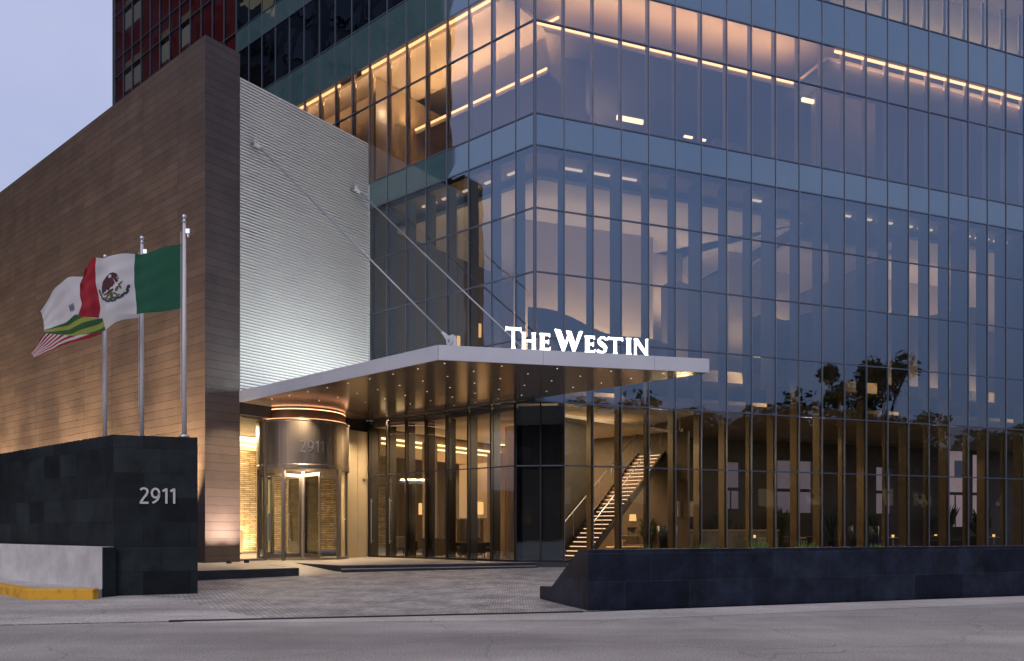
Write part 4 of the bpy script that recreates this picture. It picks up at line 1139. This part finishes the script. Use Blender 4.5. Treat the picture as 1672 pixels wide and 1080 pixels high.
# pendant lamps on the gallery
for (w_, d_, z0) in ((5.0, 1.6, 8.6), (3.9, 1.6, 8.9)):
    p = PL(w_, d_)
    t = thing("pendant_lamp", "small glowing pendant lamp hanging inside the gallery, " + ("left one of two" if w_ > 4.5 else "right one of two"), "lamp", V3(p, z0), "pendant lamps in the gallery")
    MB().lathe(p, [(.10, z0), (.11, z0 + .5)], 14).build("lamp_shade", e_shade, t, smooth=True)
    MB().tube(V3(p, z0 + .5), V3(p, 13.9), .008, n=5).build("cord", m_fix, t)

# ------------------------------------------------------------------ stairs
st = thing("lobby_staircase", "long straight lobby staircase with glowing tread edges behind the glass", "staircase", (2.35, 27.9, ZP))
SD = Vector((.6, .8)).normalized(); SN = Vector((SD.y, -SD.x)); ST0 = Vector((2.28, 27.75)); N = 33; rise = .166; run = .245
m_tread = M("stair_tread", (.20, .15, .105), .5); strm = MB(); nos = []
for i in range(N):
    a = ST0 + SD * (i * run); z = ZP + .05 + i * rise
    t = MB(); t.box(a, SD, SN, 0, run + .03, -.62, .62, z + .10, z + .15); t.box(a, SD, SN, .0, .02, -.62, .62, z - .01, z + .10)
    o = t.build("tread", m_tread, st)
    MB().box(a, SD, SN, -.012, .006, -.48, .48, z + .090, z + .114).build("step_light", e_step, o)
for s in (-.65, .62):
    b_ = MB(); L_ = N * run
    for dd in (0,):
        p0_ = ST0 + SN * s; p1_ = ST0 + SD * L_ + SN * s
        vs = [V3(p0_, ZP), V3(p1_, ZP + N * rise - .15), V3(p1_, ZP + N * rise + .2), V3(p0_, ZP + .22)]
        vs += [(v[0] + SN.x * .03, v[1] + SN.y * .03, v[2]) for v in vs]
        b_.add(vs, [(0, 1, 2, 3), (7, 6, 5, 4), (0, 4, 5, 1), (1, 5, 6, 2), (2, 6, 7, 3), (3, 7, 4, 0)])
    b_.build("stringer", m_woodd, st)
    r_ = MB(); r_.tube((p0_.x, p0_.y, ZP + 1.15), (p1_.x, p1_.y, ZP + N * rise + 1.1), .022, n=8)
    for i in range(0, N + 1, 4):
        q_ = p0_ + SD * (i * run); r_.tube(V3(q_, ZP + i * rise), V3(q_, ZP + 1.13 + i * rise), .012, n=6)
    r_.build("handrail", m_steel, st)

# ------------------------------------------------------------------ furniture
def floor_lamp(p, ztop, lab, sw_=.18, name="floor_lamp"):
    x, y = p; t = thing(name, lab, "lamp", (x, y, ZP), "glowing lamps in the lobby")
    MB().lathe(p, [(0, ZP), (.15, ZP), (.15, ZP + .02), (.02, ZP + .05)], 18).build("base", m_steel, t)
    MB().tube((x, y, ZP + .03), (x, y, ztop - .25), .012, n=8).build("stand", m_steel, t)
    MB().lathe(p, [(sw_, ztop - .5), (sw_ * .97, ztop)], 24).build("lamp_shade", e_shade, t, smooth=True)
    point("bulb", (x, y, ztop - .65), 14, WARM, .05, t)
floor_lamp((-3.91, 33.0), 2.60, "floor lamp with glowing drum shade, left one behind the lounge glass")
floor_lamp((-1.31, 30.0), 2.55, "floor lamp with glowing drum shade beside the high backed chair")
def table_lamp(p, lab, h=.9):
    x, y = p; t = thing("table_lamp", lab, "lamp", (x, y, ZP), "table lamps by the stairs")
    q_ = MB(); q_.cbox(x - .35, x + .35, y - .25, y + .25, ZP + h - .05, ZP + h)
    for sx in (-.32, .32):
        for sy in (-.22, .22): q_.cbox(x + sx - .02, x + sx + .02, y + sy - .02, y + sy + .02, ZP, ZP + h - .05)
    q_.build("side_table", m_woodd, t)
    MB().tube((x, y, ZP + h), (x, y, ZP + h + .3), .02, n=8).build("stand", m_steel, t)
    MB().lathe(p, [(.26, ZP + h + .28), (.24, ZP + h + .58)], 20).build("lamp_shade", e_shade, t, smooth=True)
    point("bulb", (x, y, ZP + h + .45), 6, WARM, .05, t)
table_lamp((5.45, 33.5), "glowing table lamp under the stairs beside the beige sofa", 1.2)
table_lamp((2.85, 33.2), "glowing table lamp seen low behind the bottom of the stairs", 1.0)
def armchair(p, rot, lab, high=False, mat=None, name="armchair"):
    mat = mat or m_fabd; x, y = p
    ax = Vector((cos(rot), sin(rot))); ay = Vector((-sin(rot), cos(rot)))
    t = thing(name, lab, "chair", (x, y, ZP), "lounge chairs")
    zb = ZP + (1.45 if high else .82)
    MB().box(p, ax, ay, -.32, .32, -.30, .30, ZP + .25, ZP + .45).build("seat", mat, t, bevel=.04)
    b_ = MB(); o = Vector(p)
    vs = []
    for (yy, zz) in ((.22, ZP + .3), (.34, ZP + .3), (.46 if high else .40, zb), (.34 if high else .30, zb)):
        for sx in (-.36, .36): vs.append(V3(o + ax * sx + ay * yy, zz))
    b_.add(vs, [(0, 1, 3, 2), (2, 3, 5, 4), (4, 5, 7, 6), (6, 7, 1, 0), (0, 2, 4, 6), (1, 7, 5, 3)])
    b_.build("backrest", mat, t, bevel=.04)
    for s in (-1, 1):
        MB().box(p, ax, ay, s * .37 - .05, s * .37 + .05, -.30, .28, ZP + .22, ZP + .62).build("armrest", mat, t, bevel=.03)
        for sy in (-.25, .27):
            q_ = o + ax * (s * .32) + ay * sy
            MB().tube(V3(q_, ZP + .25), V3(q_, ZP), .03, .018, 8).build("leg", m_woodd, t)
armchair((-1.92, 29.6), R(-60), "dark high backed wing chair beside the right floor lamp", True)
armchair((-1.10, 29.2), R(60), "dark low armchair right of the high backed chair")
armchair((-4.55, 32.4), R(150), "dark lounge chair near the left floor lamp")
for i, px_ in enumerate(((12.3, 1.9), (13.3, 2.1), (20.5, 2.1), (22.3, 2.3))):
    p = PR_(*px_)
    armchair(tuple(p), R(20 + 160 * (i % 2)), ["dark chair behind the glass near the tapered vases", "second dark chair beyond the tapered vases", "dark dining chair near the right edge, first of two", "dark dining chair nearest the right edge"][i], False, m_fabd)
def console(p, ax, L_, h, d_, lab, mat, name="console", cat="cabinet"):
    ay = Vector((-ax.y, ax.x)); t = thing(name, lab, cat, V3(p, ZP))
    MB().box(p, ax, ay, 0, L_, 0, d_, ZP + .06, ZP + h - .05).build("body", mat, t, bevel=.01)
    MB().box(p, ax, ay, -.04, L_ + .04, -.04, d_ + .04, ZP + h - .05, ZP + h).build("top", m_walll if mat is not m_woodd else m_woodd, t)
    MB().box(p, ax, ay, .05, L_ - .05, .05, d_ - .05, ZP, ZP + .06).build("plinth", m_woodd, t)
console(PL(6.9, 3.6), -U, 1.1, 1.55, .5, "tall dark cabinet below the cream panel in the lounge", m_woodd)
console(PL(7.6, 2.2), -U, .9, .75, .5, "low dark side table behind the lounge glass", m_woodd, "side_table", "table")
dk = console(PW(2.9, 7.2), V, 3.0, 1.1, .6, "reception desk with lit cream front behind the revolving door", m_walll, "reception_desk", "desk")
area("desk_glow", V3(PW(4.4, 6.9), .42), (U.x, U.y, .8), V3(V, 0), 2.8, .08, 16, (1, .62, .3), wg)
console(PR_(9.3, 5.5), RR, 5.0, 1.1, .8, "long pale bar counter in the hall", noisy(M("bar_front", rough=.5), (.14, .13, .12), (.30, .28, .25), 1.5, 5, coord="Object"), "bar_counter", "counter")
def bottle(p, z, h, i):
    mb = MB(); mb.lathe(p, [(0, z), (.035, z), (.035, z + h * .6), (.012, z + h * .75), (.012, z + h), (0, z + h)], 8)
    mb.build("bottle", m_woodd if i % 2 else m_blue, label=("slim brown" if i % 2 else "slim dark blue") + " bottle on the bar counter, " + ORD[i] + " from the left", cat="bottle", group="bottles on the bar counter")
for i in range(14): bottle(PR_(9.5 + i * .33 + random.uniform(-.06, .06), 5.7 + random.uniform(0, .3)), ZP + 1.102, random.uniform(.22, .34), i)
# sofa
sp = Vector((4.9, 32.3)); t = thing("sofa", "pale beige sofa under the stairs beside the table lamp", "sofa", V3(sp, ZP))
MB().box(sp, RR, NR, 0, 1.9, 0, .8, ZP + .12, ZP + .45).build("seat", m_fabb, t, bevel=.04)
MB().box(sp, RR, NR, 0, 1.9, .62, .86, ZP + .45, ZP + .85).build("backrest", m_fabb, t, bevel=.04)
for a in (-.18, 1.9): MB().box(sp, RR, NR, a, a + .18, 0, .86, ZP + .12, ZP + .65).build("armrest", m_fabb, t, bevel=.04)
sp = Vector((4.1, 30.4)); t = thing("coffee_table", "low pale block table in front of the beige sofa", "table", V3(sp, ZP))
MB().box(sp, RR, NR, 0, 1.5, 0, .7, ZP + .36, ZP + .42).build("top", m_walll, t, bevel=.01)
MB().box(sp, RR, NR, .1, 1.4, .1, .6, ZP, ZP + .36).build("base", m_fabb, t)
# tapered vases
for i, x in enumerate((15.0, 16.1, 6.2)):
    p = PR_(x - .45, 1.1)
    t = thing("tapered_vase", ["tall dark blue tapered vase behind the glass, left of the pair", "tall dark blue tapered vase behind the glass, right of the pair", "wide dark blue vase behind the glass near the stairs"][i], "vase", V3(p, ZP), "tall dark vases")
    r_ = .20 if i < 2 else .42
    MB().lathe(p, [(0, ZP), (r_ * .55, ZP), (r_, ZP + 1.25), (r_ * .88, ZP + 1.25), (r_ * .5, ZP + .3), (0, ZP + .3)], 20).build("body", m_blue, t, smooth=True)
# framed lampshade like box on the hall wall
p = PR_(8.0, 4.0)
t = thing("shelf_screen", "pale square screen on a dark stand in the hall", "screen", V3(p, ZP))
MB().box(p, RR, NR, 0, .8, 0, .06, 2.0, 2.65).build("panel", m_walll, t); MB().tube(V3(p + RR * .4, ZP), V3(p + RR * .4, 2.0), .03).build("stand", m_woodd, t)
# round dining tables and potted plants of the hall
for i, (tx, dx) in enumerate(((11.4, 3.4), (14.0, 3.8), (18.2, 2.6), (21.4, 3.2), (24.6, 2.8))):
    p = PR_(tx, dx)
    t = thing("dining_table", "round table with pale top in the hall, " + ["nearest the bar counter", "behind the tapered vases", "just right of the tapered vases", "between the dark dining chairs", "last before the right edge"][i], "table", V3(p, ZP), "dining tables in the hall")
    MB().lathe(p, [(0, ZP + .72), (.48, ZP + .72), (.48, ZP + .75), (0, ZP + .75)], 24).build("top", m_walll, t)
    MB().lathe(p, [(.28, ZP), (.28, ZP + .03), (.04, ZP + .08), (.04, ZP + .72)], 16).build("pedestal", m_steel, t)
    q = MB(); q.lathe(p, [(0, ZP + .75), (.05, ZP + .75), (.06, ZP + .87), (.0, ZP + .87)], 10); o = q.build("table_light", e_shade, t)
def potplant(p, h, lab):
    t = thing("potted_plant", lab, "plant", V3(p, ZP), "indoor plants by the rear openings")
    MB().lathe(p, [(0, ZP), (.16, ZP), (.24, ZP + .45), (.20, ZP + .45), (0, ZP + .38)], 14).build("pot", m_blue, t)
    mb = MB(); rnd = random.Random(int(h * 100 + p[0] * 10))
    for _ in range(60):
        a = rnd.uniform(0, 2 * pi); l = rnd.uniform(.4, 1) * h; sp_ = rnd.uniform(.1, .6) * h * .6
        b_ = Vector((p[0], p[1], ZP + .4)); tip = b_ + Vector((cos(a) * sp_, sin(a) * sp_, l)); mid = b_.lerp(tip, .6) + Vector((0, 0, .15 * h)); wv = Vector((-sin(a), cos(a), 0)) * .05
        mb.add([b_ - wv * .2, b_ + wv * .2, mid + wv, tip, mid - wv], [(0, 1, 2, 3, 4)])
    mb.build("leaves", m_leafp, t)
m_leafp = noisy(M("pot_leaf", rough=.6), (.03, .05, .015), (.06, .10, .03), 3, 3)
for i, (tx, h) in enumerate(((7.2, 1.3), (15.2, 1.7), (19.0, 2.1), (22.6, 2.2), (25.6, 1.8), (31.2, 2.4), (34.1, 2.2))):
    potplant(tuple(PR_(tx, 11.2 if i else 5.2)), h, "leafy plant in a dark pot " + ["behind the right end of the stairs", "left of the first rear opening", "left of the double rear opening", "right of the double rear opening", "beside the narrow rear opening", "left of the peach coloured opening", "between the last two rear openings"][i])
for (a, b, z0, z1) in opens:
    mb = MB()
    mb.box(PR_(0, 11.96), RR, NR, a, b, 0, .05, 3.6, 3.78); mb.box(PR_(0, 11.96), RR, NR, (a + b) / 2 - .03, (a + b) / 2 + .03, 0, .05, z0, 3.6)
    mb.build("opening_frame", m_woodd, tw)
# street lantern beyond the rear openings
LP = PR_(20.4, 16)
t = thing("street_lantern", "lit funnel shaped street lantern seen through the rear opening", "street lamp", V3(LP, 0))
MB().tube(V3(LP, 0), V3(LP, 2.6), .05, .04, 10).build("post", m_polew, t)
MB().lathe(LP, [(.07, 2.6), (.07, 2.75), (.28, 3.25)], 4).build("lamp_head", emis("lantern_glow", (1, .9, .75), 2.2), t)
# neighbouring house beyond the hall
hb = thing("neighbouring_house", "pale pink neighbouring building seen through the rear openings", "building", V3(PR_(35, 34), 0))
MB().box(PR_(35, 34), RR, NR, 0, 50, 0, 8, 0, 9.5).build("wall", noisy(M("pink_render", rough=.8), (.66, .50, .46), (.74, .58, .54), .5, 4), hb)
MB().box(PR_(34.8, 33.8), RR, NR, 0, 50.4, 0, 8.4, 9.5, 9.9).build("roof", m_slab, hb)
for i in range(10):
    MB().box(PR_(41 + i * 4.4, 33.93), RR, NR, 0, 1.2, 0, .06, 6.8, 8.4).build("window", m_mull, hb)

# ------------------------------------------------------------------ plants and trees
m_leaf = noisy(M("leaf_green", rough=.6), (.06, .10, .03), (.13, .18, .06), 1.5, 3)
m_leafl = noisy(M("lit_leaf_green", rough=.6), (.06, .12, .02), (.12, .20, .04), 3, 3)
m_bark = noisy(M("bark", rough=.9), (.05, .035, .025), (.10, .075, .05), 6, 5, stretch=(1, 1, .2), bump=.5)
def leafmesh(n, fn, size):
    mb = MB(); rnd = random.Random(n)
    for _ in range(n):
        c = Vector(fn(rnd)); s = size * rnd.uniform(.6, 1.3)
        a = Vector((rnd.gauss(0, 1), rnd.gauss(0, 1), rnd.gauss(0, .7))).normalized(); b = a.orthogonal().normalized()
        b = (b * cos(1.0) + a.cross(b) * sin(rnd.uniform(0, 6))).normalized()
        mb.add([c - a * s, c + b * s * .5, c + a * s, c - b * s * .5], [(0, 1, 2, 3)])
    return mb
def shrub(p, h, lab):
    t = thing("low_shrub", lab, "plant", V3(p, .25), "small plants at the foot of the glass")
    mb = MB(); rnd = random.Random(int(p[0] * 100))
    for _ in range(70):
        a = rnd.uniform(0, 2 * pi); l = rnd.uniform(.5, 1) * h; sp_ = rnd.uniform(.05, .55) * h
        base = Vector((p[0] + rnd.uniform(-.06, .06), p[1] + rnd.uniform(-.06, .06), .25))
        tip = base + Vector((cos(a) * sp_, sin(a) * sp_, l)); mid = base.lerp(tip, .55) + Vector((0, 0, .1 * h))
        wv = Vector((-sin(a), cos(a), 0)) * .022
        mb.add([base - wv * .3, base + wv * .3, mid + wv, tip, mid - wv], [(0, 1, 2, 3, 4)])
    mb.build("leaves", m_leafl, t)
    MB().lathe(p, [(.0, .2), (.12, .2), (.14, .3), (0, .3)], 10).build("root_ball", m_bark, t)
    uz = spot("plant_light", (p[0], p[1] - .5, .3), (0, .5, .5), 5, 90, 1, (1, .85, .5), .03, t)
for i, (x, h) in enumerate(((1.75, .42), (4.0, .62), (6.4, .68), (8.6, .85), (10.7, .75), (14.1, .62), (15.4, .55))):
    shrub(tuple(PR_(x, -.5)), h + .1, "tuft of green leaves at the foot of the glass, number " + str(i + 1) if 0 else ["tuft of green leaves just right of the stair foot", "small green plant below the staircase glass", "bright green plant left of the bar counter glass", "largest green plant in front of the bar counter", "green plant in front of the bar counter's right half", "small plant at the left tapered vase", "small plant at the right tapered vase"][i])

def tree(base, H, cr, label, seed, kind=0):
    rnd = random.Random(seed); x, y, z = base
    t = thing("street_tree" if kind == 0 else "palm_tree", label, "tree", base, "trees across the street")
    tk = MB(); top = Vector((x + rnd.uniform(-.4, .4), y, z + H * (.45 if kind == 0 else .86)))
    tk.tube(base, top, .20 if kind == 0 else .16, .13, 10)
    if kind == 0:
        cl = []
        for i in range(12):
            a = rnd.uniform(0, 2 * pi); q_ = top + Vector((cos(a) * cr * rnd.uniform(.3, .8), sin(a) * cr * rnd.uniform(.3, .8), H * rnd.uniform(.1, .45)))
            tk.tube(top - Vector((0, 0, rnd.uniform(0, H * .1))), q_, .09, .025, 7); cl.append((q_, cr * rnd.uniform(.28, .5)))
        def fn(r):
            c, s = cl[r.randrange(len(cl))]
            d = Vector((r.gauss(0, 1), r.gauss(0, 1), r.gauss(0, .8))).normalized() * s * r.random() ** .33
            return c + d
        leafmesh(5200 if cr > 2.5 else 2400, fn, .24 if cr > 2.5 else .17).build("crown", m_leaf, t)
    else:
        cm_ = MB()
        for i in range(80):
            a = rnd.uniform(0, 2 * pi); el = rnd.uniform(-1.2, 1.4); L_ = cr * rnd.uniform(.5, 1.0)
            prev = top; d = Vector((cos(a) * cos(el), sin(a) * cos(el), sin(el)))
            for k in range(6):
                nx = prev + d * (L_ / 6); wv = Vector((-sin(a), cos(a), 0)) * (.16 * (1 - abs(k - 2) / 5))
                cm_.add([prev - wv, prev + wv, nx + wv * .9 - Vector((0, 0, .12)), nx - wv * .9 - Vector((0, 0, .12))], [(0, 1, 2, 3)])
                prev = nx; d = (d + Vector((0, 0, -.28))).normalized()
        cm_.build("crown", m_leaf, t)
    tk.build("trunk", m_bark, t)
# trees stand across the street; the glass mirrors them
def mirror(px, depth, d_):
    # point seen "in" the glass at picture column px: reflect the virtual point across the facade plane
    v = Vector(((px - 836) / 1232 * depth, depth))
    k = (v - C).dot(NR)
    return v - NR * (2 * k)
tl = [(1000, 58, 11.5, 4.6, 0), (1060, 66, 11.5, 4.2, 0), (1150, 60, 11.0, 4.4, 0), (1232, 62, 11.5, 4.0, 0), (1310, 58, 11.4, 3.8, 0), (1384, 46, 12.6, 1.9, 0), (1434, 47, 12.9, 2.0, 0), (1412, 56, 9.6, 4.0, 0), (1480, 60, 10.0, 3.6, 0), (1545, 64, 8.4, 3.8, 0), (1612, 60, 9.0, 3.4, 0), (1680, 58, 9.6, 3.4, 0)]
for i, (px_, dp, H, crr, kd) in enumerate(tl):
    p = mirror(px_, dp, 0)
    tree((p.x, p.y, 0), H, crr, "leafy " + ("slender" if crr < 3 else "broad") + " street tree across the street, " + ["by the canopy's mirror image", "second from the canopy side", "third from the canopy side", "left of the middle gap", "close left of the slender pair", "first of the tall slender pair", "second of the tall slender pair", "behind the slender pair", "just right of the slender pair", "amid the right hand row", "last but one of the row", "at the far end of the row"][i], 100 + i, kd)
tree((PR_(30.5, 60).x, PR_(30.5, 60).y, 0), 6.5, 1.3, "small tree far behind the hotel seen through the first rear opening", 300, 1)
# office block down the street on the left, mirrored by the tower
ob = thing("office_block", "tall grey office block down the street with gridded windows", "building", (-60, 43, 0))
MB().cbox(-72, -49, 21, 66, 0, 78).build("wall", noisy(M("office_concrete", rough=.8), (.05, .055, .065), (.09, .09, .10), .2, 4), ob)
mb = MB(); mb2 = MB()
for f in range(19):
    for c in range(11):
        (mb2 if (f * 7 + c * 5) % 13 == 0 else mb).cbox(-48.95, -48.8, 22 + c * 4, 22 + c * 4 + 2.7, 2 + f * 4.0, 4.7 + f * 4.0)
mb.build("window", m_blackgl, ob, kind='stuff'); mb2.build("lit_window", emis("warm_window", (1, .7, .4), .35), ob)
ab = thing("dark_mirror_block", "added unseen dark block across the street that blackens the corner glass", "building", (0, -44, 0))  # unseen mass added to darken the reflection in the cut corner glass
MB().cbox(-24, 26, -54, -44, 0, 15.6).build("wall", noisy(M("dark_block_render", rough=.85), (.02, .02, .025), (.04, .038, .045), .3, 4), ab)
MB().cbox(-24.4, 26.4, -54.4, -43.6, 15.6, 16).build("roof", m_slab, ab)
for f in range(3):
    for c in range(10): MB().cbox(-22 + c * 4.8, -20 + c * 4.8, -44, -43.94, 2 + f * 3.9, 4.2 + f * 3.9).build("window", m_blackgl, ab)
# low buildings across the street, mirrored low in the glass
hm = noisy(M("dim_render", rough=.85), (.05, .045, .045), (.09, .08, .075), .3, 4)
for i, (pa, pb, dp, h) in enumerate(((900, 1110, 82, 9.0), (1120, 1300, 86, 11.5), (1310, 1480, 84, 8.5), (1490, 1600, 90, 9.5), (1610, 1760, 88, 8.0))):
    a = mirror(pa, dp, 0); b = mirror(pb, dp + (pb - pa) * .02, 0); d = (b - a).normalized(); nn = Vector((-d.y, d.x))
    if nn.dot(a - C) < 0: nn = -nn
    t = thing("low_building", "dim low building across the street, " + ["opposite the canopy", "opposite the staircase", "opposite the bar counter", "opposite the right hand bays, taller", "last on the right"][i], "building", V3(a, 0), "low buildings across the street")
    MB().box(a, d, nn, 0, (b - a).length, 0, 9, 0, h).build("wall", hm, t)
    MB().box(a, d, nn, -.3, (b - a).length + .3, -.3, 9.3, h, h + .4).build("roof", m_slab, t)
    n = int((b - a).length / 3)
    for k in range(n):
        MB().box(a, d, -nn, .8 + k * 3, 2.3 + k * 3, .0, .06, 4.2, 6.0).build("window", m_blackgl if k % 3 else bpy.data.materials["warm_window"], t)

print("objects", len(bpy.data.objects))
